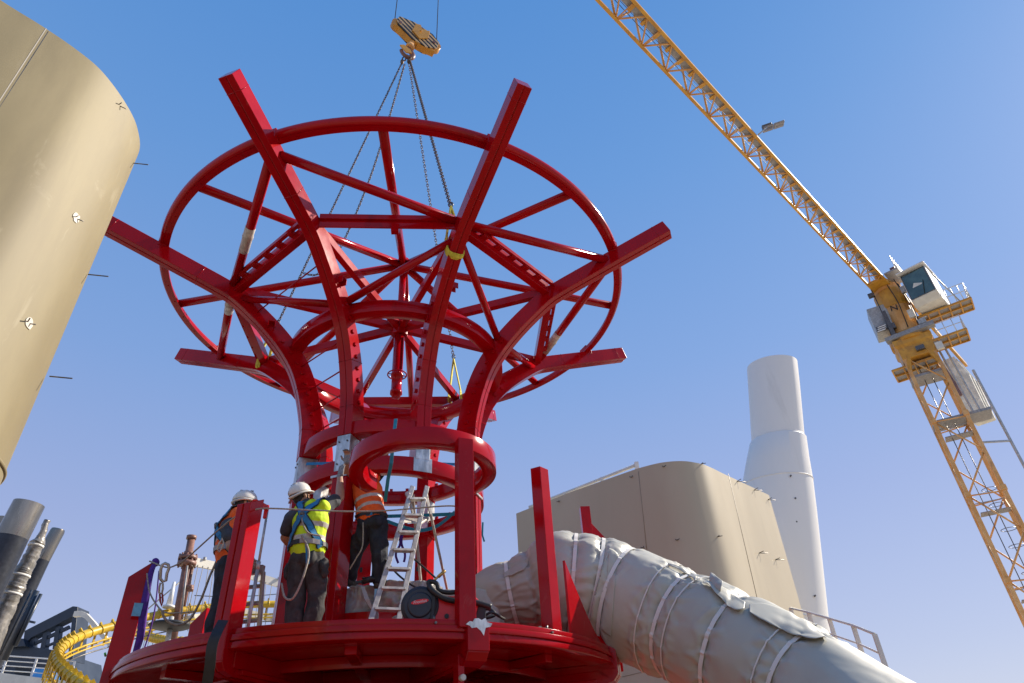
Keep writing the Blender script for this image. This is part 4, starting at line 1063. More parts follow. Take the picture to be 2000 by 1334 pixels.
for (x0, z0, x1, z1) in ((-cw_ / 2 + .07, .5, -cw_ / 2 + .07, ch_ - .1), (cw_ / 2 - .07, .5, cw_ / 2 - .07, ch_ - .1), (-cw_ / 2 + .07, .5, cw_ / 2 - .07, .5), (-cw_ / 2 + .07, ch_ - .12, cw_ / 2 - .07, ch_ - .12)):
    b = MB(); b.beam(cv(x0, -cd_ / 2 - .02, z0), cv(x1, -cd_ / 2 + (.03 if z1 > 1 else -.02), z1), .05, .03); b.build('window_frame', M['steel'], cbd)
b = MB(); b.tube([cv(.1, -cd_ / 2 - .05, .55), cv(.35, -cd_ / 2 - .03, 1.5)], .02, 6); b.build('wiper', M['black'], cbd)
b = MB(); b.box(cv(-.1, -cd_ / 2 + .02, 1.25), (.5, .03, .5), RC @ Matrix.Rotation(.5, 3, 'Y')); b.build('sun_blind', M['cream'], cbd)
# cables, boxes and steps around the slewing tower
for i, (aa, z0, z1) in enumerate(((.75, 23.6, 28.0), (.85, 23.8, 27.6), (-.9, 23.4, 27.9), (.2, 24.2, 27.8))):
    b = MB(); b.tube(catmull([MC - VV * 1.02 + AA * aa + V((0, 0, z0)), MC - VV * (1.12 + .05 * i) + AA * (aa + .1) + V((0, 0, (z0 + z1) / 2)), MC - VV * .98 + AA * (aa * .9) + V((0, 0, z1))], 5), .03, 6); b.build('power_cable', M['black'], crane)
for i, (aa, zz, w_, h_, mm) in enumerate(((.95, 26.9, .4, .5, 'galv'), (.7, 25.0, .35, .6, 'cream'), (-.55, 24.6, .3, .4, 'steel'), (1.05, 24.2, .45, .35, 'galv'), (-.95, 27.4, .4, .3, 'steel'), (.3, 22.5, .5, .3, 'steel'), (1.3, 22.2, .4, .5, 'cream'))):
    b = MB(); b.box(MC - VV * 1.08 + AA * aa + V((0, 0, zz)), (w_, .25, h_), Rv); b.build('junction_box', M[mm], crane, bevel=.02)
for i in range(7):
    b = MB(); q = MC - VV * 1.15 + AA * 1.02 + V((0, 0, 24.4 + i * .45)); b.tube([q, q + AA * .38], .025, 6); b.build('step_iron', M['white'], crane)
for zz in (12.5, 10.2, 7.9, 5.5):
    for kk in range(2):
        b = MB(); cc_ = MC + ma * .3 + V((0, 0, zz + kk * .9)); b.tube([cc_ + ma * (.38 * math.cos(q)) + mv * (.38 * math.sin(q)) for q in [i * PI / 6 for i in range(12)]], .018, 5, closed=True); b.build('ladder_hoop', M['steel'], crane)
# winch and guard on the jib foot
b = MB(); b.box(MC + JS * .95 - J * .6 + V((0, 0, 28.3)), (.9, 1.8, .12), RJ); b.build('foot_walkway', M['grate'], crane)
b = MB()
for i in range(7):
    q = MC + JS * 1.3 - J * (1.6 - i * .35) + V((0, 0, 28.3)); b.tube([q, q + V((0, 0, 1.1))], .025, 6)
for zz in (.5, 1.1): b.tube([MC + JS * 1.3 - J * 1.6 + V((0, 0, 28.3 + zz)), MC + JS * 1.3 + J * .5 + V((0, 0, 28.3 + zz))], .03, 6)
b.build('guard_rail', M['white'], crane)
b = MB(); b.tube([MC + JS * .9 - J * .9 + V((0, 0, 28.6)), MC + JS * 1.2 - J * .9 + V((0, 0, 28.6))], .28, 16); b.build('winch_motor', M['brown'], crane)
# jib: two bottom chords, one top chord, lacing, walkway
A0 = V((13.10, 23.92, 28.0)); B0 = V((14.736, 24.145, 28.0)); B0 = A0 + JS * (B0 - A0).dot(JS)
c0 = (A0 + B0) / 2; s_m = (MC - c0).dot(J)
half = (B0 - A0).length / 2
def jp(s, side, up): return c0 + J * s + JS * side + V((0, 0, up))
S0, S1 = -34.0, s_m - 1.1
jib = [(-half, 0), (half, 0), (0, 1.25)]
for (sd_, u) in jib:
    b = MB(); b.beam(jp(S0, sd_, u), jp(S1 + (1.0 if u else .6), sd_, u), .145 if u == 0 else .11, .14 if u == 0 else .11); b.build('jib_chord', M['crane'], crane, bevel=.01)
bay = 1.87; s = S1; k = 0
while s - bay > S0:
    a, m_, e = s, s - bay / 2, s - bay
    for (p, q, r) in ((jp(a, -half, 0), jp(m_, half, 0), .042), (jp(m_, half, 0), jp(e, -half, 0), .042), (jp(e, -half, 0), jp(e, half, 0), .032),
                      (jp(a, -half, 0), jp(m_, 0, 1.25), .055), (jp(m_, 0, 1.25), jp(e, -half, 0), .055), (jp(a, half, 0), jp(m_, 0, 1.25), .055), (jp(m_, 0, 1.25), jp(e, half, 0), .055)):
        b = MB(); b.tube([p, q], r, 7); b.build('jib_lacing', M['crane_mast'] , crane)
        if s < -21: break
    s -= bay; k += 1
b = MB(); L_ = []
for i in range(2): 
    ss = (S0, S1)[i]; L_.append([jp(ss, half - .38, .10), jp(ss, half - .08, .10), jp(ss, half - .08, .13), jp(ss, half - .38, .13)])
b.loft(L_); b.build('jib_walkway', M['grate'], crane)
s = S1 - .8
while s > -16:
    b = MB(); b.box(jp(s, half - .25, .085), (.12, .10, .04), RJ); 
    b.beam(jp(s, half, .04), jp(s, half - .45, .07), .16, .05); b.build('walkway_bracket', M['crane'], crane); s -= .935
for (sd_, u) in ((-.1, .35), (.05, .3), (-.22, .9)):
    b = MB(); b.tube([jp(S0, sd_, u), jp(S1, sd_, u)], .012, 5); b.build('trolley_rope', M['darkrope'], crane)
b = MB(); b.loft([[jp(S1 - .6, -half, -.08), jp(S1 - .6, half, -.08), jp(S1 - .6, half, .12), jp(S1 - .6, -half, .12)], [jp(s_m + .2, -.75, -.25), jp(s_m + .2, .75, -.25), jp(s_m + .2, .75, .4), jp(s_m + .2, -.75, .4)]])
b.build('jib_foot', M['crane'], crane, bevel=.03)
# lamp on the jib
lp = cr(1480, 262); d = ray(1481, 263); t = 28.1 / d.z; a = d * t
d2 = ray(1500, 247); c = d2 * (29.3 / d2.z)
b = MB(); b.tube([a, c], .035, 8); lam = b.build('jib_lamp_arm', M['galv'], crane)
Rl = Matrix.Rotation(-.35, 3, 'Z') @ Matrix.Rotation(.5, 3, 'X')
for dx, dy in ((-.28, -.18), (.28, -.18), (-.28, .2), (.28, .2)):
    b = MB(); b.box(c + V((.35, .1, .1)) + Rl @ V((dx, dy, 0)), (.52, .34, .10), Rl); b.build('lamp_panel', M['grate'], lam, bevel=.01)
b = MB(); b.box(c + V((.0, .1, .1)), (.5, .3, .25), Rl); b.build('lamp_driver', M['steel'], lam, bevel=.01)
# counter jib and counterweights
b = MB()
for sd_ in (-.7, .7): b.beam(MC + JS * sd_ + V((0, 0, 27.6)), MC + J * 14.5 + JS * sd_ + V((0, 0, 27.6)), .2, .35)
b.build('counter_jib', M['crane'], crane, bevel=.02)
for i, (zl, dd) in enumerate(((22.5, 12.3), (22.4, 12.87), (22.2, 13.44))):
    c = MC + J * dd + V((0, 0, 0)); w_ = 1.35 + .12 * i
    b = MB(); pr = [(-w_ * .55, zl + .7), (-w_ * .25, zl), (w_ * .55, zl), (w_ * .62, zl + 3.2), (w_ * .35, 27.5), (-w_ * .35, 27.5), (-w_ * .62, zl + 3)]
    b.loft([[c - J * .28 + JS * x + V((0, 0, z_)) for x, z_ in pr], [c + J * .28 + JS * x + V((0, 0, z_)) for x, z_ in pr]])
    b.build('counterweight', M['concrete'], crane, bevel=.05)
b = MB(); b.beam(MC + J * 11.4 + JS * -.2 + V((0, 0, 24)), MC + J * 11.4 + JS * -.5 + V((0, 0, 27.4)), .16, .3); b.build('weight_hanger', M['brown'], crane)
# ------------------------------------------------------------------ hook block, chains, slings
HB = (at_z(770, 48, 16.0), at_z(852, 96, 15.75))
mid = (HB[0] + HB[1]) / 2; hd = (HB[1] - HB[0]); HLn = hd.length; hd = hd.normalized(); hs = V((hd.y, -hd.x, 0)).normalized()
if hs.y > 0: hs = -hs
hu = hs.cross(hd); hu = hu if hu.z > 0 else -hu
def hp(a, s_, u): return mid + hd * a + hs * s_ + hu * u
blk = thing('hook_block', tuple(hp(0, 0, -.6)), 'yellow crane hook block with black diagonal stripes, hanging above the red crown', 'hook block')
mh = bpy.data.materials.new('hazard_stripes'); mh.use_nodes = True; t_ = mh.node_tree; pb_ = t_.nodes['Principled BSDF']; pb_.inputs['Roughness'].default_value = .5
tc_ = t_.nodes.new('ShaderNodeTexCoord'); sp_ = t_.nodes.new('ShaderNodeVectorMath'); sp_.operation = 'DOT_PRODUCT'; sp_.inputs[1].default_value = tuple(hd * .50 + hu * .86)
t_.links.new(tc_.outputs['Object'], sp_.inputs[0])
ml = t_.nodes.new('ShaderNodeMath'); ml.operation = 'MULTIPLY'; ml.inputs[1].default_value = 8.0; t_.links.new(sp_.outputs['Value'], ml.inputs[0])
fr_ = t_.nodes.new('ShaderNodeMath'); fr_.operation = 'FRACT'; t_.links.new(ml.outputs[0], fr_.inputs[0])
gt = t_.nodes.new('ShaderNodeMath'); gt.operation = 'GREATER_THAN'; gt.inputs[1].default_value = .5; t_.links.new(fr_.outputs[0], gt.inputs[0])
mc_ = t_.nodes.new('ShaderNodeMixRGB'); mc_.inputs[1].default_value = (.62, .42, .20, 1); mc_.inputs[2].default_value = (.02, .015, .01, 1); t_.links.new(gt.outputs[0], mc_.inputs[0]); t_.links.new(mc_.outputs[0], pb_.inputs['Base Color'])
h2 = HLn / 2
for s_ in (.085, -.11):
    pl = [(-h2, .10), (-h2 * .95, .30), (-h2 * .3, .42), (h2 * .6, .36), (h2, .16), (h2, -.16), (h2 * .6, -.34), (-h2 * .1, -.34), (-h2 * .85, -.08)]
    b = MB(); b.loft([[hp(a, s_, u) for a, u in pl], [hp(a, s_ + .025, u) for a, u in pl]]); b.build('side_plate', mh, blk, bevel=.004)
for a in (-h2 * .8, h2 * .8):
    b = MB(); b.tube([hp(a, .07, .04), hp(a, -.08, .04)], .20, 20); b.build('sheave', M['crane'], blk)
    b = MB(); b.tube([hp(a, .125, .04), hp(a, .10, .04)], .045, 12); b.build('sheave_pin', M['brown'], blk)
b = MB(); b.beam(hp(-h2 * .95, 0, -.10), hp(h2 * .2, 0, -.36), .17, .04, up=hu); b.beam(hp(h2 * .2, 0, -.36), hp(h2 * .98, 0, -.26), .17, .05, up=hu); b.beam(hp(-h2 * .95, 0, -.05), hp(-h2 * .95, 0, -.14), .16, .03, up=hd); b.build('bottom_rail', M['crane'], blk)
b = MB(); b.box(hp(.06, .18, .08), (.05, .03, .03)); pl = [(-.18, .30), (-.06, .38), (.0, .26), (.12, .26), (.2, .36), (.24, .0), (.06, -.22), (-.18, -.06)]
b.loft([[hp(a + .05, .125, u) for a, u in pl], [hp(a + .05, .155, u) for a, u in pl]]); b.build('centre_plate', M['crane'], blk, bevel=.004)
b = MB(); b.tube([hp(0, 0, -.1), hp(0, 0, -.52)], .075, 14); b.tube([hp(0, 0, -.50), hp(0, 0, -.62)], .11, 16); b.build('swivel', M['crane_mast'], blk)
hc = hp(0, 0, -.86)
b = MB(); hk = [hc + hd * (.15 * math.cos(t)) + V((0, 0, 1)) * (.16 * math.sin(t)) for t in [math.radians(100 - i * 17) for i in range(17)]]
b.tube([hp(0, 0, -.6)] + hk, [.05] + [.045 + .022 * math.sin(min(1, i / 12.) * PI) for i in range(17)], 12); b.build('hook', M['brown'], blk)
b = MB(); pl = [(-.22, .0), (-.12, .10), (.05, .05), (.10, -.05), (-.05, -.16)]
b.loft([[hc + hd * a + hs * .07 + V((0, 0, u)) for a, u in pl], [hc + hd * a + hs * .10 + V((0, 0, u)) for a, u in pl]]); b.build('hook_guard', M['crane'], blk)
for px, dx in ((770, 0), (852, 0)):
    a = HB[0] if px == 770 else HB[1]; b = MB(); top = V((a.x * .94 + (0), a.y, 28.0)); b.tube([a, top], .011, 6)
    tag(b.build('hoist_rope', M['darkrope'], loc=tuple(a)), 'thin dark hoist rope rising from the %s end of the striped hook block' % ('left' if px == 770 else 'right'), 'hoist rope', 'hoist ropes')
def chain(pts, name, label, pitch=.062, wr=.0085, mt='rust', group='chain slings on the crane hook'):
    pts = [V(p) for p in pts]; S = [0]
    for a, c in zip(pts, pts[1:]): S.append(S[-1] + (c - a).length)
    b = MB(); n = int(S[-1] / pitch); j = 0
    for i in range(n):
        s = (i + .5) * pitch
        while S[j + 1] < s: j += 1
        t = (s - S[j]) / (S[j + 1] - S[j]); c = pts[j].lerp(pts[j + 1], t); d = (pts[j + 1] - pts[j]).normalized()
        up = V((0, 1, 0)) if abs(d.y) < .9 else V((1, 0, 0)); x = d.cross(up).normalized(); y = d.cross(x)
        if i % 2: x, y = y, x
        if i % 2 == 0: x = (x + y * .4).normalized()
        hl, hw_ = pitch * .5 + wr * .6, .0235
        ring = [c + d * (sgn * (hl - hw_ * .6) + hw_ * .9 * math.sin(q)) + x * hw_ * math.cos(q) for sgn, q in ((1, 0), (1, PI / 2), (1, PI), (-1, PI), (-1, 3 * PI / 2), (-1, 2 * PI))]
        b.tube(ring, wr, 5, closed=True)
    o = b.build(name, M[mt], loc=tuple(pts[0]), merge=False)
    return tag(o, label, 'chain', group)
hk0 = hc + V((0, 0, -.16))
nodeB = P(28.5, 2.48, 7.12); nodeG = P(163.5, 2.55, 7.25); nodeE = P(-106.5, 2.75, 7.2)
topB = nodeB + V((-.06, 0, .42)); topG = nodeG + V((-.05, 0, .62)); topE = nodeE + V((.1, .05, .62))
chain([hk0 + V((.08, 0, -.15)), topB], 'chain_sling', 'rusty chain ending in the yellow sling on the foremost right arm')
chain([hk0 + V((.05, .1, -.15)), topG], 'chain_sling', 'rusty chain running down behind to the far yellow sling by the centre pipe')
chain([hk0 + V((-.08, 0, -.15)), topE + V((.0, 0, .0))], 'chain_sling', 'rusty chain slanting down left from the hook, the straighter left one')
c1 = [hk0 + V((-.10, .05, -.15))] ; e_ = topE.lerp(hk0, .16)
c1 = catmull([hk0 + V((-.06, .1, -.15)), hk0.lerp(e_, .5) + V((.30, .15, -.30)), hk0.lerp(e_, .82) + V((.35, .1, -.55)), hk0.lerp(e_, .95) + V((.26, 0, -.38)), e_], 8)
chain(c1, 'chain_sling', 'slack rusty chain hooked back to its neighbour at the lower left')
b = MB()
for dx in (-.1, .1): b.tube([hk0 + V((dx * .2, 0, .08)), hk0 + V((dx, 0, -.05)), hk0 + V((dx * .9, 0, -.16)), hk0 + V((dx * .3, .03, -.10))], .018, 8, closed=True)
for dx in (-.1, .06): b.ell(hk0 + V((dx, 0, -.2)), (.045, .045, .09), 10, 8)
tag(b.build('shackle_ring', M['rust'], loc=tuple(hk0)), 'rusty master link under the hook gathering the four chains', 'shackle')
# yellow textile slings
def sling(top, az, r, z, label, w_=.055, body=True):
    t = thing('lifting_sling', tuple(top), label, 'sling', 'yellow lifting slings')
    for s_ in (-1, 1):
        b = MB(); e = P(az, r, z + .06, s_ * .13); pts = [top, top.lerp(e, .5) + V((0, 0, 0)), e]
        b.ribbon(pts, w_, .022, U(az)); b.build('leg', M['sling'], t)
    b = MB(); pts = [P(az, r - .02, z + .1, -.125), P(az, r, z - .14, -.13), P(az, r + .02, z - .26, -.10), P(az, r + .03, z - .285, 0), P(az, r + .02, z - .255, .10), P(az, r, z - .14, .128), P(az, r - .02, z + .1, .125)]
    pts = catmull(pts, 4); loops = []
    b.ribbon([p + V((0, 0, 0)) for p in pts], .10, .014, U(az) * 1 + V((0, 0, .3))); b.ribbon([p + U(az) * .02 + V((0, 0, -.006)) for p in pts], .05, .022, U(az) + V((0, 0, .5))); b.build('wrap', M['sling'], t)
    b = MB(); b.tube([top + V((.035 * math.cos(q), 0, .05 + .05 * math.sin(q))) for q in [i * PI / 4 for i in range(8)]], .012, 6, closed=True); b.build('shackle', M['steel'], t)
    return t
sling(topB, 28.5, 2.48, 6.78, 'yellow textile sling wrapped around the right foremost red arm')
sling(topG, 163.5, 2.5, 6.9, 'yellow textile sling at the rear arm, seen right of the centre pipe')
sling(topE, -106.5, 2.75, 7.02, 'yellow textile sling around the lower left rear arm')
# blue ratchet straps, purple slings
def strap(pts, w_, t_, wd, mt, label, cat='strap', group=None, name='ratchet_strap'):
    b = MB(); b.ribbon(pts, w_, t_, wd); return tag(b.build(name, M[mt], loc=tuple(V(pts[0]))), label, cat, group)
hx = V((HC[0], HC[1], 0))
p1 = at_y(773, 822, HC[1] - .2); 
strap([at_d(773, 818, 8.9), at_d(768, 862, 8.6), at_d(764, 905, 8.6), at_d(758, 935, 8.7), at_d(752, 980, 8.8)], .045, .004, (1, 0, 0), 'teal_web', 'blue strap hanging down through the front hoop beside the orange vest')
strap([at_d(700, 1010, 10.0), at_d(770, 1008, 9.9), at_d(840, 1006, 9.7), at_d(888, 1004, 9.6)], .05, .004, (0, 0, 1), 'teal_web', 'teal strap stretched level behind the step ladder top')
strap(catmull([at_d(756, 1018, 9.6), at_d(790, 1030, 9.7), at_d(822, 1036, 9.7), at_d(856, 1026, 9.6), at_d(888, 1000, 9.4)], 5), .05, .004, (0, 0, 1), 'teal_web', 'teal strap sagging in a curve behind the step ladder')
strap([at_d(598, 906, 9.6), at_d(640, 905, 9.4), at_d(665, 904, 9.2)], .04, .004, (0, 0, 1), 'blue_web', 'short dark blue strap between the left columns above the yellow vest')
strap([at_d(842, 905, 9.4), at_d(890, 907, 9.4)], .04, .004, (0, 0, 1), 'blue_web', 'short blue strap right of the bare metal joint inside the hoop')
strap([at_d(736, 1150, 8.0), at_d(735, 1180, 8.0), at_d(734, 1215, 8.1)], .05, .004, (1, 0, 0), 'lblue', 'light blue strap hanging behind the lower rungs of the step ladder')
strap([at_d(943, 1020, 8.1), at_d(942, 1045, 8.1), at_d(946, 1058, 8.1)], .02, .006, (1, 0, 0), 'teal_web', 'short teal strap tail beside the tall front rim post')
strap(catmull([at_d(776, 1032, 9.4), at_d(782, 1060, 9.3), at_d(773, 1082, 9.3), at_d(778, 1100, 9.3)], 4), .03, .006, (1, 0, 0), 'purple', 'purple sling hanging behind the ladder rungs', 'sling', 'purple slings', 'round_sling')
strap(catmull([at_d(788, 1032, 9.4), at_d(784, 1060, 9.3), at_d(791, 1082, 9.3), at_d(789, 1098, 9.3)], 4), .03, .006, (1, 0, 0), 'purple', 'right purple strap tail hanging behind the ladder rungs', 'sling', 'purple slings', 'round_sling')
pz = P(-61.5, 2.84, 2.60, .09)
ps = [pz + V((0, 0, .02)), P(-61.5, 2.86, 2.45, .13), P(-61.5, 2.84, 2.1, .16), P(-61.5, 2.80, 1.75, .15), P(-61.5, 2.82, 1.52, .12)]
L_ = []; b = MB(); wid = [.04, .045, .06, .055, .03]
b.loft([[p + U(-61.5) * w_ * .7, p - U(-61.5) * w_ * .7 + T(-61.5) * .03, p - U(-61.5) * w_ * .5 + T(-61.5) * .045, p + U(-61.5) * w_ * .6 + T(-61.5) * .015] for p, w_ in zip(catmull(ps, 4), [q.x for q in catmull([V((w_, 0, 0)) for w_ in wid], 4)])], smooth=True)
b.ell(pz + V((0, 0, .01)), (.04, .06, .05), 12, 8)
pr = b.build('round_sling', M['purple'], loc=tuple(pz)); tag(pr, 'purple sling knotted over the top of the leftmost rim post', 'sling', 'purple slings')
b = MB(); b.ribbon([P(-61.5, 2.9, 2.12, .185), P(-61.5, 2.9, 1.98, .185)], .09, .01, U(-61.5)); b.build('sling_label', M['lblue'], pr)
b = MB(); b.tube(catmull([P(-61.5, 2.78, 2.5, .15), P(-61.5, 2.72, 2.0, .22), P(-61.5, 2.74, 1.6, .16), P(-61.5, 2.8, 1.5, .2)], 6), .008, 6); b.build('loose_tail', M['purple'], pr)
b = MB(); b.tube([P(-61.5, 3.10, 1.62, -.12), P(-61.5, 3.10, 1.60, .12)], .012, 8); tag(b.build('cable_tie', M['fluoro_green'], loc=tuple(P(-61.5, 3.1, 1.6))), 'green tie at the foot of the leftmost rim post', 'tie')
# lifeline rope from the left post over the bracket to the front post
LL = [P(-61.5, 2.84, 2.66, .1)]
kp = [at_d(292, 1096, 8.9), at_d(325, 1108, 8.7), at_d(345, 1103, 8.6), at_d(365, 1090, 8.5), at_d(430, 1032, 8.0), at_d(462, 1008, 7.7), at_d(488, 998, 7.45), at_d(520, 993, 7.4), at_d(600, 996, 7.3), at_d(680, 999, 7.25), at_d(760, 997, 7.25), at_d(830, 991, 7.3), at_d(880, 988, 7.35), at_d(906, 992, 7.4)]
b = MB(); b.tube(catmull(kp, 8), .0085, 8)
ll = b.build('lifeline_rope', M['rope'], loc=tuple(kp[0])); tag(ll, 'grey lifeline rope strung from the leftmost post past the workers to the tall front post', 'rope')
b = MB(); e = at_d(902, 991, 7.38); b.tube([e + V((-.05, 0, 0)), e + V((.03, 0, 0))], .016, 10); b.tube([e + V((.03 * math.cos(q), 0, -.02 + .03 * math.sin(q))) for q in [i * .6 for i in range(10)]], .006, 6); b.build('rope_end_fitting', M['alu'], ll)
# hanging carabiner line on the left
b = MB(); dd = 8.3
b.tube(catmull([at_d(287, 1120, 8.7), at_d(292, 1155, 8.6), at_d(305, 1180, 8.5), at_d(322, 1196, 8.4), at_d(350, 1197, 8.3), at_d(378, 1195, 8.2)], 8), .008, 8)
b.tube(catmull([at_d(317, 1192, dd), at_d(320, 1205, dd), at_d(332, 1216, dd), at_d(350, 1220, dd), at_d(368, 1212, dd), at_d(380, 1196, dd), at_d(395, 1165, dd), at_d(410, 1125, dd), at_d(422, 1098, dd), at_d(430, 1075, dd), at_d(434, 1052, 8.1)], 8), .013, 8)
ly = b.build('lanyard_rope', M['rope'], loc=tuple(at_d(317, 1192, dd))); tag(ly, 'looping lanyard rope left of the orange vest worker, hanging over the platform rim', 'rope')
def loop_px(parent, name, pts, D, r, m_):
    b = MB(); b.tube([at_d(x, y, D) for x, y in pts], r, 8, closed=True); return b.build(name, M[m_], parent)
loop_px(ly, 'large_carabiner', [(322, 1100), (329, 1103), (330, 1110), (326, 1120), (324, 1134), (318, 1136), (313, 1130), (314, 1112), (317, 1103)], dd, .016, 'alu')
loop_px(ly, 'small_carabiner', [(313, 1139), (318, 1140), (318, 1150), (316, 1159), (311, 1158), (311, 1148)], dd, .011, 'alu')
loop_px(ly, 'rope_thimble', [(312, 1160), (317, 1160), (318, 1174), (316, 1184), (313, 1174)], dd, .010, 'rose')
loop_px(ly, 'snap_hook', [(434, 1053), (437, 1060), (433, 1072), (428, 1078), (424, 1072), (429, 1060)], 8.0, .010, 'alu')
# ------------------------------------------------------------------ ladders
def ladder_box(a, c, w_, t_, up, name, material, parent): b = MB(); b.beam(a, c, w_, t_, up=up); return b.build(name, M[material], parent, bevel=.003)
# step ladder: feet on the deck, top behind the hoop
fL, fR = at_d(708, 1212, 7.75), at_d(767, 1207, 7.85)
tL, tR = at_d(806, 950, 8.75), at_d(834, 950, 8.85)
fL.z = fR.z = 1.38
sl_ = thing('step_ladder', tuple((fL + fR) / 2), 'tall worn aluminium step ladder standing between the front columns', 'ladder', 'aluminium ladders')
ld = (tL - fL).normalized(); lw = (fR - fL).normalized(); ln = ld.cross(lw)
for a, c in ((fL, tL), (fR, tR)): ladder_box(a, c, .028, .056, ln.cross(ld), 'front_rail', 'alu', sl_)
for i in range(8):
    f = .115 + i * .113; a = fL.lerp(tL, f); c = fR.lerp(tR, f)
    b = MB(); b.beam(a, c, .07, .028, up=ld); b.build('rung', M['alu'], sl_, bevel=.002)
    for e in (c,):
        b = MB(); b.tube([e - lw * .0, e + lw * .018], .014, 10); b.build('rung_rivet', M['brown'], sl_)
for (a, c) in ((at_d(806, 968, 8.75), at_d(823, 1150, 9.5)), (at_d(834, 972, 8.85), at_d(873, 1150, 9.6))):
    c = V((c.x, c.y, c.z)); dz = (c - a); c2 = a + dz * ((1.38 - a.z) / dz.z); ladder_box(a, c2, .03, .06, (0, 1, 0), 'rear_leg', 'alu', sl_)
b = MB(); m1 = at_d(782, 1016, 8.55); m2 = at_d(824, 1020, 8.75); m3 = at_d(838, 1010, 9.0); m4 = at_d(806, 1004, 8.9)
b.loft([[m1, m2, m3, m4], [q + V((0, 0, -.03)) for q in (m1, m2, m3, m4)]]); b.build('top_platform', M['alu'], sl_, bevel=.004)
b = MB()
for a in (at_d(797, 967, 8.7), at_d(832, 970, 8.82)): b.tube([a + V((0, -.05, 0)), a + V((0, .03, 0))], .03, 12); b.beam(a, a + V((.06, .05, -.22)), .02, .03)
b.build('hinge', M['alu'], sl_)
# ladder behind the left post
l0, l1 = V(at_d(513, 1214, 8.2)), V(at_d(523, 1010, 8.5)); k0 = l0 + V((-.36, .06, 0)); k1 = l1 + V((-.36, .06, 0)); l0.z = k0.z = 1.38
sl2 = thing('access_ladder', tuple(l0), 'blue grey aluminium ladder half hidden behind the left rim post', 'ladder', 'aluminium ladders')
ladder_box(l0, l0.lerp(l1, .6), .03, .07, (0, 1, 0), 'rail', 'alu', sl2); ladder_box(k0, k0.lerp(k1, .6), .03, .07, (0, 1, 0), 'rail', 'alu', sl2)
for i in range(6):
    f = .04 + i * .115; b = MB(); b.beam(k0.lerp(k1, f), l0.lerp(l1, f), .06, .03 if i < 5 else .09); b.build('rung', M['alu'], sl2, bevel=.002)

# ------------------------------------------------------------------ welding machine
wc = at_d(820, 1186, 6.98); wz = 1.495
wm = thing('welding_machine', (wc.x + .3, wc.y, wz), 'red welding wire feeder with round charcoal spool cover, standing at the platform edge', 'welding machine')
fx = V((1, .10, 0)).normalized() * .86; fy = V((-.10, 1, 0)).normalized() * .86; WS = .86; o0 = V((wc.x, wc.y, wz))
# ruled drum cover facing the camera
R0 = .215 * WS
dc = o0 + V((0, 0, WS * .195))
b = MB(); b.tube([dc + fy * .02 * 0, dc + fy * .22], R0, 40); b.build('spool_housing', M['char'], wm, bevel=.02)
b = MB(); b.tube([dc - fy * .012, dc + fy * .01], [R0 - .03, R0 - .012], 40); q = b.build('spool_cover', M['char'], wm, bevel=.008)
b = MB(); b.tube([dc - fy * .03, dc - fy * .008], [R0 * .60, R0 * .68], 36); b.build('cover_hub', M['char'], wm, bevel=.008)
b = MB(); n = 28; b.loft([[dc - fy * k + fx * (.098 * math.cos(2 * PI * i / n)) + V((0, 0, WS)) * (.026 * math.sin(2 * PI * i / n) + .03) + V((0, 0, WS * .14)) * (.098 * math.cos(2 * PI * i / n)) for i in range(n)] for k in (.030, .034)])
bd = b.build('logo_badge', M['weld_red'], wm)
Rw = Matrix(((fx.x, 0, -fy.x), (fx.y, 0, -fy.y), (0, WS, 0)))
Rw = Rw @ Matrix.Rotation(math.radians(8), 3, 'Z')
text_mesh('Fronius', .048, 'badge_lettering', M['white'], bd, dc - fy * .0355 + V((0, 0, WS * .03)), Rw, .0006, 1.05, .25)
b = MB(); prf = [(.14, .0), (.66, .0), (.70, .10), (.66, .24), (.56, .34), (.46, .34), (.38, .29), (.20, .30), (.15, .27)]
b.loft([[o0 + fx * x + V((0, 0, WS * z_)) + fy * .02 for x, z_ in prf], [o0 + fx * x + V((0, 0, WS * z_)) + fy * .30 for x, z_ in prf]]); b.build('body', M['weld_red'], wm, bevel=.018)
b = MB(); b.tube([o0 + fx * .30 + V((0, 0, WS * .07)) + fy * .0, o0 + fx * .30 + V((0, 0, WS * .07)) + fy * .03], .022, 14); b.build('socket', M['black'], wm)
b = MB(); b.beam(o0 + fx * .14 + V((0, 0, .02)) + fy * .1, o0 + fx * .16 + V((0, 0, WS * .30)) + fy * .1, .22, .04, up=fx); b.build('front_frame', M['black'], wm, bevel=.01)
b = MB(); b.loft([[o0 + fx * x + V((0, 0, WS * z_)) + fy * k for x, z_ in ((.60, 0), (.74, 0), (.74, .16), (.66, .18))] for k in (.0, .3)]); b.build('rear_corner', M['black'], wm, bevel=.01)
b = MB(); b.tube(catmull([o0 + fx * .10 + V((0, 0, WS * .40)) - fy * .02, o0 + fx * .15 + V((0, 0, WS * .33)) - fy * .05, o0 + fx * .28 + V((0, 0, WS * .245)) - fy * .05, o0 + fx * .45 + V((0, 0, WS * .21)) - fy * .04, o0 + fx * .62 + V((0, 0, WS * .20)) - fy * .02, o0 + fx * .80 + V((0, 0, WS * .15))], 6), .027, 14)
b.build('handle_hose', M['black'], wm)
b = MB(); b.tube(catmull([o0 + fx * .12 + V((0, 0, WS * .36)), o0 + fx * .09 + V((0, 0, WS * .45)), o0 + fx * .18 + V((0, 0, WS * .43)), o0 + fx * .22 + V((0, 0, WS * .35)), o0 + fx * .34 + V((0, 0, WS * .32)), o0 + fx * .46 + V((0, 0, WS * .34))], 6), .022, 12)
b.build('torch_cable', M['black'], wm)
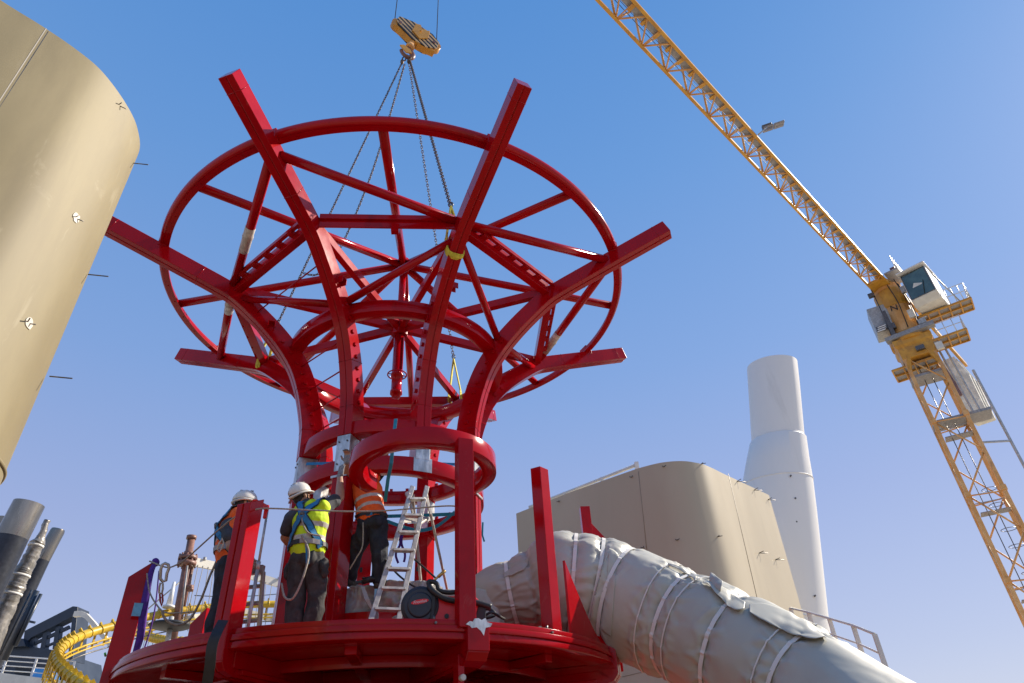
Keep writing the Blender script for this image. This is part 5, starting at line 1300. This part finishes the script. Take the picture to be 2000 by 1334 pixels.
b = MB(); b.tube([o0 + fx * .12 + V((0, 0, WS * .43)), o0 + fx * .24 + V((0, 0, WS * .54))], .011, 10); b.tube([o0 + fx * .20 + V((0, 0, WS * .50)), o0 + fx * .28 + V((0, 0, WS * .57))], .017, 10); b.build('torch_nozzle', mat('brass', (.55, .36, .12), .3, metal=.8), wm)
cab_ = MB(); cab_.tube(catmull([at_d(750, 1090, 8.6), at_d(775, 1120, 8.5), at_d(800, 1140, 8.3), at_d(822, 1152, 8.1)], 6), .012, 8); cab_.tube(catmull([at_d(802, 1086, 8.9), at_d(825, 1106, 8.8), at_d(852, 1130, 8.6)], 6), .012, 8)
tag(cab_.build('welding_cable', M['black'], loc=tuple(at_d(800, 1140, 8.3))), 'dark cable running diagonally down behind the ladder to the welding machine', 'cable')
b = MB()
b.tube(catmull([at_d(944, 1190, 7.5), at_d(955, 1189, 7.5), at_d(966, 1200, 7.45), at_d(950, 1206, 7.4), at_d(940, 1200, 7.4)], 6), .02, 10); b.tube(catmull([at_d(945, 1204, 7.3), at_d(960, 1196, 7.3), at_d(975, 1204, 7.4), at_d(985, 1209, 7.6)], 6), .014, 8)
tag(b.build('coiled_hose', M['black'], loc=tuple(at_d(950, 1200, 7.4))), 'coiled black hose on the platform just right of the tall front post', 'hose')
b = MB(); b.ell(at_d(724, 1132, 8.6), (.09, .06, .035), 16, 10); b.tube([at_d(706, 1138, 8.55), at_d(734, 1127, 8.6)], [.028, .038], 12); b.tube([at_d(711, 1127, 8.5), at_d(711, 1131, 8.5)], .024, 12); b.beam(at_d(695, 1138, 8.5), at_d(706, 1136, 8.5), .03, .03)
tag(b.build('power_tool', M['black'], loc=tuple(at_d(720, 1130, 8.6))), 'black hand grinder lying on the film covered crate', 'power tool')
# dark hanging strap at the left post foot
strap(catmull([at_d(436, 1212, 6.9), at_d(424, 1235, 6.75), at_d(414, 1262, 6.7), at_d(410, 1300, 6.7), at_d(402, 1350, 6.75)], 5), .085, .01, (1, .3, 0), 'black', 'dark webbing hanging over the rim beside the left rim post')
# ------------------------------------------------------------------ people
from mathutils.bvhtree import BVHTree
def capsule(b, a, c, ra, rb, seg=16):
    a, c = V(a), V(c); d = c - a; L = d.length
    if L < 1e-4: b.ell(a, (ra, ra, ra), seg, 8); return
    d = d / L; up = V((0, 0, 1)) if abs(d.z) < .9 else V((0, 1, 0)); x = d.cross(up).normalized(); y = d.cross(x); loops = []
    def ring(cen, r): loops.append([cen + (x * math.cos(2 * PI * k / seg) + y * math.sin(2 * PI * k / seg)) * r for k in range(seg)])
    for i in range(1, 5): t = PI / 2 * (1 - i / 4.); ring(a - d * ra * math.sin(t), ra * math.cos(t) if i < 5 else ra)
    for i in range(0, 4): t = PI / 2 * (i / 4.); ring(c + d * rb * math.sin(t), rb * math.cos(t))
    b.loft(loops, smooth=True)
def organic(name, prims, voxel, smooth, material, parent, fold=0.0, fscale=9.0, seed=0.0, fmat=None, loc=None, cutfn=None, mats=None):
    b = MB()
    for p in prims:
        if p[0] == 'cap': capsule(b, p[1], p[2], p[3], p[4])
        elif p[0] == 'ell': b.ell(p[1], p[2], 20, 14, p[3] if len(p) > 3 else None)
        elif p[0] == 'box': b.box(p[1], p[2], p[3] if len(p) > 3 else None)
    o = b.build(name, material, parent, merge=True)
    m = o.modifiers.new('r', 'REMESH'); m.mode = 'VOXEL'; m.voxel_size = voxel
    m2 = o.modifiers.new('s', 'SMOOTH'); m2.factor = .5; m2.iterations = smooth
    dg = bpy.context.evaluated_depsgraph_get(); me = bpy.data.meshes.new_from_object(o.evaluated_get(dg)); me.name = name
    o.modifiers.clear(); o.data = me
    me.materials.clear()
    for q in (mats or [material]): me.materials.append(q)
    off = V(o['_o'])
    if fold:
        co = []
        for v in me.vertices:
            w_ = v.co + off
            n1 = 1 - 2 * abs(noise.noise(V((w_.x * fscale, w_.y * fscale, w_.z * fscale * .62 + seed)))); n2 = noise.noise(V((w_.x * fscale * .45 + seed, w_.y * fscale * .45, w_.z * fscale * .8)))
            co.append(v.co + v.normal * fold * (n1 * .8 + n2 * .9))
        for v, c in zip(me.vertices, co): v.co = c
    if cutfn:
        bm = bmesh.new(); bm.from_mesh(me)
        kill = [f for f in bm.faces if cutfn(f.calc_center_median() + off)]
        bmesh.ops.delete(bm, geom=kill, context='FACES'); bm.to_mesh(me); bm.free()
    for p in me.polygons:
        p.use_smooth = True
        if fmat: p.material_index = fmat(p.center + off)
    return o
def fat(pr, g):
    out = []
    for p in pr:
        if p[0] == 'cap': out.append(('cap', p[1], p[2], p[3] * g, p[4] * g))
        else: out.append((p[0], p[1], tuple(r * g for r in p[2])) + tuple(p[3:]))
    return out
def bvh_of(o):
    off = V(o['_o']); me = o.data
    return BVHTree.FromPolygons([tuple(v.co + off) for v in me.vertices], [tuple(p.vertices) for p in me.polygons])
def snap(bvh, p, lift):
    loc, nn, i, d = bvh.find_nearest(V(p))
    return (loc + nn * lift, nn) if loc is not None else (V(p), V((0, -1, 0)))
def ribbon_on(bvhs, pts, w_, t, name, material, parent, lift=.006, n=6):
    P_ = catmull(pts, n); pos, nor = [], []
    for p in P_:
        best = None
        for bv in bvhs:
            q, nn = snap(bv, p, lift)
            if best is None or (q - p).length < best[2]: best = (q, nn, (q - p).length)
        pos.append(best[0]); nor.append(best[1])
    b = MB(); loops = []
    for i, p in enumerate(pos):
        d = (pos[min(i + 1, len(pos) - 1)] - pos[max(i - 1, 0)])
        d = d.normalized() if d.length > 1e-6 else V((0, 0, 1)); x = d.cross(nor[i]).normalized()
        loops.append([p - x * w_ / 2 - nor[i] * t, p + x * w_ / 2 - nor[i] * t, p + x * w_ / 2 + nor[i] * t, p - x * w_ / 2 + nor[i] * t])
    b.loft(loops); return b.build(name, material, parent)
def hand_prims(wr, d, n, curl=.5, side=1, scale=1.0, spread=.16):
    """wr wrist, d direction of the fingers, n palm normal, side: thumb side along x = d x n"""
    d = V(d).normalized(); n = V(n); n = (n - d * n.dot(d)).normalized(); x = d.cross(n).normalized() * side; s = scale; pr = []
    pr.append(('cap', wr, wr + d * .05 * s, .026 * s, .03 * s))
    for k in range(4): pr.append(('cap', wr + d * .035 * s + x * (.024 - .016 * k) * s, wr + d * .088 * s + x * (.030 - .020 * k) * s, .0165 * s, .0125 * s))
    for k, L in enumerate((.072, .08, .075, .058)):
        b0 = wr + d * .088 * s + x * (.030 - .020 * k) * s; dd = (d + x * (.5 - k * .33) * spread).normalized(); p0 = b0
        for j, (l, r0, r1) in enumerate(((.44, .0105, .0098), (.32, .0098, .009), (.24, .009, .008))):
            a = curl * (j + .6); v = (dd * math.cos(a) + n * math.sin(a)); p1 = p0 + v * L * l * s; pr.append(('cap', p0, p1, r0 * s, r1 * s)); p0 = p1
    t0 = wr + d * .02 * s + x * .026 * s; t1 = t0 + (d * .6 + x * .75 + n * .25).normalized() * .042 * s; t2 = t1 + (d * .85 + x * .25 + n * .45).normalized() * .032 * s
    pr += [('cap', t0, t1, .0145 * s, .012 * s), ('cap', t1, t2, .012 * s, .010 * s)]
    return pr
def basis(f): f = V(f).normalized(); z = V((0, 0, 1)); r = f.cross(z).normalized(); u = r.cross(f); return Matrix(((r.x, f.x, u.x), (r.y, f.y, u.y), (r.z, f.z, u.z)))
def head_prims(c, B):
    # c head centre; B columns right, forward, up
    q = lambda x, y, z: V(c) + B @ V((x, y, z))
    pr = [('ell', q(0, -.012, .025), (.077, .095, .088), B), ('ell', q(0, .025, -.035), (.060, .066, .075), B), ('ell', q(0, .062, -.078), (.030, .026, .024), B),
          ('cap', q(0, .088, .0), q(0, .108, -.028), .010, .014), ('cap', q(-.045, .072, .022), q(.045, .072, .022), .013, .013),
          ('cap', q(-.02, .082, -.058), q(.02, .082, -.058), .008, .008)]
    for s in (-1, 1):
        pr += [('ell', q(s * .080, -.004, -.008), (.010, .019, .032), B), ('ell', q(s * .046, .060, -.018), (.018, .016, .016), B), ('cap', q(s * .062, .01, -.03), q(s * .045, .045, -.075), .02, .018)]
    return pr
def make_worker(name, label, loc, J_, facing, head_f, vestm, shirtm, trm, g=1.1, glove=True, seed=0.0, hidehead=False, sleeve=.55):
    t = thing(name, loc, label, 'person', 'workers on the platform')
    F = V(facing).normalized(); Rr = F.cross(V((0, 0, 1))).normalized()
    pel, che, nek, hed = J_['pel'], J_['che'], J_['nek'], J_['hed']
    up = (che - pel).normalized(); Bt = Matrix(((Rr.x, F.x, up.x), (Rr.y, F.y, up.y), (Rr.z, F.z, up.z)))
    HB_ = basis(head_f)
    # bare body, one continuous surface
    pr = [('ell', pel, (.150, .105, .11), Bt), ('cap', pel + up * .05, che, .12, .13), ('ell', che, (.165, .112, .15), Bt), ('cap', che + up * .12, nek, .07, .056), ('cap', nek, hed - HB_ @ V((0, .01, .06)), .056, .052)]
    for s, k in ((-1, 'L'), (1, 'R')):
        sh, el, wr = J_['sh' + k], J_['el' + k], J_['wr' + k]
        pr += [('cap', che + up * .10 + Rr * s * .08, sh, .075, .062), ('cap', sh, el, .056, .047), ('cap', el, el.lerp(wr, .35), .049, .052), ('cap', el.lerp(wr, .35), wr, .052, .034)]
        hp_, kn, an = J_['hp' + k], J_['kn' + k], J_['an' + k]
        pr += [('cap', hp_, kn, .085, .057), ('cap', kn, kn.lerp(an, .35), .056, .058), ('cap', kn.lerp(an, .35), an, .058, .038), ('cap', an, an + V((0, 0, -.05)), .036, .034)]
        hd_ = J_.get('hd' + k, (wr - el)); pn = J_.get('pn' + k, F); pr += hand_prims(wr, hd_, pn, J_.get('cu' + k, .45), J_.get('ts' + k, s))
    pr += head_prims(hed, HB_)
    body = organic('body', pr, .0065, 3, M['skin'], t)
    # trousers
    pr = [('ell', pel + up * -.01, (.172, .128, .13), Bt), ('cap', pel, pel + up * .07, .135, .13)]
    for s, k in ((-1, 'L'), (1, 'R')):
        hp_, kn, an = J_['hp' + k], J_['kn' + k], J_['an' + k]; kd = (an - kn).normalized()
        pr += [('cap', hp_ + V((0, 0, .02)), hp_.lerp(kn, .5), .108, .094), ('cap', hp_.lerp(kn, .5), kn, .094, .078), ('cap', kn, kn.lerp(an, .5), .080, .078), ('cap', kn.lerp(an, .5), an - kd * .02, .078, .070),
               ('ell', hp_.lerp(kn, .52) + Rr * s * .075, (.035, .06, .085), Bt), ('ell', pel - F * .085 + Rr * s * .075 - up * .05, (.075, .06, .085), Bt)]
    pr = fat(pr, g)
    tro = organic('trousers', pr, .0075, 2, trm, t, fold=.016, fscale=9, seed=seed)
    # shirt
    pr = [('cap', pel + up * .06, che, .138, .142), ('ell', che + up * .01, (.178, .124, .155), Bt), ('cap', che + up * .12, nek - up * .02, .085, .072)]
    for s, k in ((-1, 'L'), (1, 'R')):
        sh, el = J_['sh' + k], J_['el' + k]
        pr += [('cap', che + up * .10 + Rr * s * .08, sh, .086, .075), ('cap', sh, sh.lerp(el, sleeve), .070, .068)]
    pr = fat(pr, g)
    shirt = organic('shirt', pr, .008, 2, shirtm, t, fold=.010, fscale=12, seed=seed + 3)
    # sleeveless vest with two reflective bands
    pr = [('cap', pel + up * .08, che, .160, .164), ('ell', che + up * .0, (.190, .150, .18), Bt), ('ell', pel + up * .10, (.182, .152, .13), Bt), ('cap', che + up * .10 - Rr * .06, che + up * .150 - Rr * .125, .096, .080), ('cap', che + up * .10 + Rr * .06, che + up * .150 + Rr * .125, .096, .080), ('cap', che + up * .1, che + up * .17, .105, .085)]
    bands = J_.get('bands', ((.16, .21), (.30, .35)))
    def fm(p):
        h = (p - pel).dot(up)
        return 1 if any(a < h < c for a, c in bands) else 0
    def cut(p):
        h = (p - pel).dot(up); x = (p - pel).dot(Rr)
        return h < -.02 or (p - nek).length < .075
    pr = fat(pr, g)
    vest = organic('vest', pr, .0062, 2, vestm, t, fold=.009, fscale=10, seed=seed + 7, fmat=fm, mats=[vestm, M['reflect']], cutfn=cut)
    q = vest.modifiers.new('solid', 'SOLIDIFY'); q.thickness = .006
    bv = [bvh_of(vest)]
    # boots
    for s, k in ((-1, 'L'), (1, 'R')):
        an = J_['an' + k]; fd = J_.get('ft' + k, F); fd = V(fd).normalized()
        organic('boot', [('cap', an + V((0, 0, .02)), an + V((0, 0, -.05)), .056, .054), ('cap', an + V((0, 0, -.065)) - fd * .04, an + V((0, 0, -.07)) + fd * .15, .046, .038), ('ell', an + V((0, 0, -.05)) + fd * .07, (.045, .07, .05), basis(fd))], .007, 2, M['boot'], t)
    # gloves
    if glove:
        for s, k in ((-1, 'L'), (1, 'R')):
            if k in glove:
                wr = J_['wr' + k]; el = J_['el' + k]; hd_ = J_.get('hd' + k, (wr - el)); pn = J_.get('pn' + k, F)
                w0 = wr - (wr - el).normalized() * .05
                organic('glove', [('cap', w0, wr, .036, .034)] + hand_prims(wr, hd_, pn, J_.get('cu' + k, .45), J_.get('ts' + k, s), 1.14), .0045, 1, M['glove'], t)
    # hair, helmet
    HQ = lambda x, y, z: hed + HB_ @ V((x, y, z))
    organic('hair', [('ell', HQ(0, -.030, .02), (.083, .086, .085), HB_), ('ell', HQ(0, -.045, -.045), (.066, .052, .05), HB_)] + ([('ell', HQ(0, .040, -.072), (.058, .050, .042), HB_)] if J_.get('beard') else []), .006, 1, M['hair'], t, fold=.004, fscale=40)
    b = MB(); rows = []
    for i in range(11):
        a = math.radians(-4 + 94 * i / 10.); rows.append([HQ(.112 * math.cos(a) * math.cos(2 * PI * k / 40), -.008 + .136 * math.cos(a) * math.sin(2 * PI * k / 40) * 1.0, .035 + .125 * math.sin(a) + .006 * math.cos(6 * 2 * PI * k / 40) * math.sin(2 * a) * .6) for k in range(40)])
    b.loft(rows, caps=True, smooth=True)
    rim = []
    for k in range(40):
        th = 2 * PI * k / 40; fr = max(0, math.sin(th)) ** 2; bk = max(0, -math.sin(th)) ** 2
        ex = .012 + .034 * fr; rim.append([HQ((.109) * math.cos(th), -.008 + .133 * math.sin(th), .030 - .016 * bk), HQ((.112 + ex * .5) * math.cos(th), -.008 + (.136 + ex) * math.sin(th), .022 - .012 * fr - .016 * bk), HQ((.112 + ex * .5) * math.cos(th), -.008 + (.136 + ex) * math.sin(th), .014 - .012 * fr - .016 * bk), HQ((.108) * math.cos(th), -.008 + .130 * math.sin(th), .004 - .03 * bk)])
    b.loft(rim, closed=True, smooth=True); hm = b.build('helmet', M['helmet'], t)
    for s in (-.02, 0, .02):
        for yy, zz in ((.05, .155), (-.06, .150)):
            b = MB(); b.box(HQ(s * 1.6, yy, zz - abs(s) * .3), (.012, .035, .006), HB_); b.build('vent_slot', M['steel'], hm)
    b = MB()
    for s in (-1, 1): b.ribbon([HQ(s * .104, .01, .025), HQ(s * .092, .015, -.03), HQ(s * .06, .05, -.09), HQ(0, .075, -.108)], .014, .003, HB_ @ V((0, 1, 0)))
    b.build('chin_strap', M['black'], hm)
    # rear sticker with dark outline and lines
    def on_helm(th, a, k=1.012): return HQ(.112 * math.cos(a) * math.cos(th) * k, -.008 + .136 * math.cos(a) * math.sin(th) * k, .035 + .125 * math.sin(a) * k)
    st = J_.get('sticker', -PI / 2 - .35)
    def patch(t0, t1, a0, a1, k, nm, m_, par):
        b = MB(); L = [[on_helm(t0 + (t1 - t0) * i / 6., a0 + (a1 - a0) * j / 3., k) for j in range(4)] for i in range(7)]; b.loft(L, ring=False, caps=False, smooth=True); return b.build(nm, m_, par, solid=.001)
    pf_ = patch(st - .26, st + .26, .02, .36, 1.008, 'sticker', M['steel'], hm); patch(st - .24, st + .24, .035, .345, 1.016, 'sticker_face', M['helmet'], hm)
    for j in range(4): patch(st - .20, st + .20, .07 + j * .068, .10 + j * .068, 1.022, 'sticker_line', M['label_grey'], hm)
    return t, body, vest, bv, (F, Rr, up, HB_)
def WP_(px, py, Y): return at_y(px, py, Y)
# --- worker in yellow: stands with his back to us, right arm reaching up to the bare joint
Y2 = 7.25
J2 = dict(pel=WP_(600, 1088, Y2), che=WP_(607, 1020, Y2 - .02) , nek=WP_(600, 985, Y2 + .02), hed=WP_(588, 968, Y2 + .06),
          shL=WP_(570, 1012, Y2 + .02), elL=WP_(556, 1050, Y2 + .14), wrL=WP_(576, 1072, Y2 + .32),
          shR=WP_(634, 990, Y2 + .02), elR=WP_(664, 972, Y2 + .20), wrR=WP_(664, 934, Y2 + .32),
          hpL=WP_(584, 1105, Y2), hpR=WP_(615, 1105, Y2), knL=WP_(580, 1165, Y2 + .02), knR=WP_(620, 1160, Y2 + .02), beard=True)
def foot(J_, k, px, Y): p = at_y(px, 1200, Y); J_['an' + k] = V((p.x, p.y, 1.375 + .10))
foot(J2, 'L', 574, Y2 + .02); foot(J2, 'R', 610, Y2 + .04)
J2['hdR'] = V((.02, .05, 1)); J2['pnR'] = V((.5, .8, 0)); J2['cuR'] = .12; J2['tsR'] = 1
f2 = V((.22, 1, 0))
w2, b2, v2, bv2, ax2 = make_worker('person', 'worker in yellow hi-vis vest and blue harness reaching up to the bare joint, back turned', tuple(V((J2['pel'].x, J2['pel'].y, 1.375))), J2, f2, V((.62, .72, .42)), M['hivisy'], M['shirt'], M['trouser'], glove='R', seed=1.3, sleeve=.62)
def harness(t, J_, ax, bv, tail=True, buckle=True, front=False):
    F, Rr, up, HB_ = ax; pel, che = J_['pel'], J_['che']; ctr = che - F * .24 + up * .03
    s_ = -1
    a1 = [che + up * .27 - Rr * .12 + F * .02, che + up * .18 - Rr * .09 - F * .2, ctr, che - up * .09 + Rr * .10 - F * .24, pel + up * .17 + Rr * .20 - F * .16, pel + up * .05 + Rr * .24 - F * .1]
    a2 = [che + up * .27 + Rr * .12 + F * .02, che + up * .18 + Rr * .09 - F * .2, ctr, che - up * .09 - Rr * .10 - F * .24, pel + up * .17 - Rr * .20 - F * .16, pel + up * .05 - Rr * .24 - F * .1]
    for a in (a1, a2):
        r0 = ribbon_on(bv, a, .085, .003, 'harness_pad', M['black'], t, .010, 8)
        ribbon_on(bv, a, .058, .004, 'harness_strap', M['blue_web'], t, .016, 8)
    b = MB(); c, nn = snap(bv[0], ctr, .016); b.tube([c + Rr * .03 * math.cos(q) + up * (.035 * math.sin(q)) + nn * .01 for q in [i * PI / 5 for i in range(10)]], .006, 8, closed=True); b.ell(c + up * .02, (.028, .014, .024), 12, 8); b.build('back_ring', M['steel'], t)
    ring = []
    for i in range(25):
        q = 2 * PI * i / 24; ring.append(pel + up * .115 + Rr * .26 * math.cos(q) + F * .24 * math.sin(q))
    ribbon_on(bv[:1], ring, .05, .004, 'waist_belt', M['black'], t, .012, 2)
    ribbon_on(bv[:1], [ring[i] for i in range(18, 23)], .052, .005, 'belt_plate', M['label_grey'], t, .019, 3)
    return c
c2_ = harness(w2, J2, ax2, bv2)
F, Rr, up, HBm = ax2
b = MB(); b.tube(catmull([c2_ - up * .02, c2_ - up * .10 + Rr * .03 - F * .02, J2['pel'] + up * .19 + Rr * .10 - F * .20, J2['pel'] + up * .17 + Rr * .20 - F * .12], 8), .0085, 8)
b.tube(catmull([J2['pel'] + up * .17 + Rr * .03 - F * .21, at_y(603, 1078, Y2 - .22), at_y(596, 1115, Y2 - .26), at_y(583, 1150, Y2 - .26), at_y(570, 1170, Y2 - .24), at_y(556, 1166, Y2 - .20), at_y(550, 1140, Y2 - .12)], 8), .0115, 8)
b.build('lanyard', M['rope'], w2)
b = MB(); b.ribbon([J2['pel'] + up * .11 + Rr * .07 - F * .17, J2['pel'] + up * .0 + Rr * .10 - F * .185, J2['pel'] - up * .14 + Rr * .115 - F * .175], .035, .004, Rr); b.build('strap_tail', M['blue_web'], w2)
organic('tool_pouch', [('ell', J2['hpR'] + Rr * .13 - V((0, 0, .03)) - F * .03, (.045, .06, .09)), ('ell', J2['hpR'] + Rr * .15 - V((0, 0, .10)) - F * .04, (.035, .04, .05)), ('cap', J2['hpR'] + Rr * .12 - F * .07, J2['hpR'] + Rr * .17 - F * .06 - V((0, 0, .08)), .018, .014)], .006, 1, M['trouser'], w2, fold=.008, fscale=25)
organic('tool_pouch', [('ell', J2['hpL'] - Rr * .12 - V((0, 0, .05)) - F * .02, (.035, .05, .09))], .006, 1, M['trouser'], w2, fold=.006, fscale=25)
# --- worker in orange at the left, looking right
Y1 = 7.2
J1 = dict(pel=WP_(454, 1098, Y1), che=WP_(457, 1038, Y1), nek=WP_(470, 1004, Y1 + .01), hed=WP_(479, 984, Y1),
          shL=WP_(469, 1022, Y1 + .14), elL=WP_(484, 1062, Y1 + .2), wrL=WP_(490, 1088, Y1 + .02),
          shR=WP_(446, 1028, Y1 - .12), elR=WP_(450, 1068, Y1 - .19), wrR=WP_(471, 1092, Y1 - .05),
          hpL=WP_(463, 1112, Y1 + .07), hpR=WP_(445, 1112, Y1 - .07), knL=WP_(453, 1165, Y1 + .08), knR=WP_(435, 1166, Y1 - .08), bands=((.12, .165), (.235, .28)))
foot(J1, 'L', 446, Y1 + .1); foot(J1, 'R', 420, Y1 - .1)
f1 = V((.80, .60, 0))
w1, b1, v1, bv1, ax1 = make_worker('person', 'worker in orange hi-vis vest standing behind the left rim post, looking right', tuple(V((J1['pel'].x, J1['pel'].y, 1.375))), J1, f1, V((.88, .46, .02)), M['hiviso'], M['shirt'], M['denim'], glove='LR', seed=5.1, sleeve=.58)
harness(w1, J1, ax1, bv1)
# --- worker on the ladder, upper body behind the hoop
Y3 = 8.1
J3 = dict(pel=WP_(727, 1018, Y3), che=WP_(716, 955, Y3 + .05), nek=WP_(708, 915, Y3 + .1), hed=WP_(704, 893, Y3 + .14),
          shL=WP_(690, 925, Y3 + .12), elL=WP_(676, 930, Y3 - .12), wrL=WP_(678, 903, Y3 - .36),
          shR=WP_(740, 922, Y3 + .12), elR=WP_(752, 888, Y3 + .2), wrR=WP_(738, 868, Y3 + .1),
          hpL=WP_(716, 1032, Y3), hpR=WP_(737, 1032, Y3), knL=WP_(694, 1075, Y3 + .12), knR=WP_(741, 1083, Y3 - .05), anL=WP_(683, 1128, Y3 + .25), anR=WP_(741, 1135, Y3 + .02), bands=((.14, .185), (.26, .305)))
J3['hdL'] = V((.0, -.1, 1)); J3['pnL'] = V((-.2, -.9, 0)); J3['cuL'] = .6
f3 = V((.35, 1, 0))
w3, b3, v3, bv3, ax3 = make_worker('person', 'worker in orange hi-vis vest on the step ladder, head hidden behind the hoop', tuple(V((J3['anR'].x, J3['anR'].y, J3['anR'].z - .1))), J3, f3, V((.2, 1, .3)), M['hiviso'], M['navyshirt'], M['denim'], glove='LR', seed=9.2)
F, Rr, up, HBm = ax3
ring = [J3['pel'] + up * .04 + Rr * .24 * math.cos(2 * PI * i / 24) + F * .22 * math.sin(2 * PI * i / 24) for i in range(25)]
ribbon_on(bv3, ring, .04, .004, 'waist_belt', M['black'], w3, .012, 2)
b = MB(); c = J3['pel'] + up * .03 - F * .16 + Rr * .05; b.ribbon([c - Rr * .03, c + Rr * .05], .035, .01, up); b.build('belt_buckle', M['blue_web'], w3)
b = MB(); b.tube(catmull([J3['pel'] - F * .15 - Rr * .05 - up * .06, at_y(708, 1066, Y3 - .15), at_y(696, 1090, Y3 - .15), at_y(683, 1112, Y3 - .12)], 6), .009, 8); b.build('lanyard', M['rope'], w3)
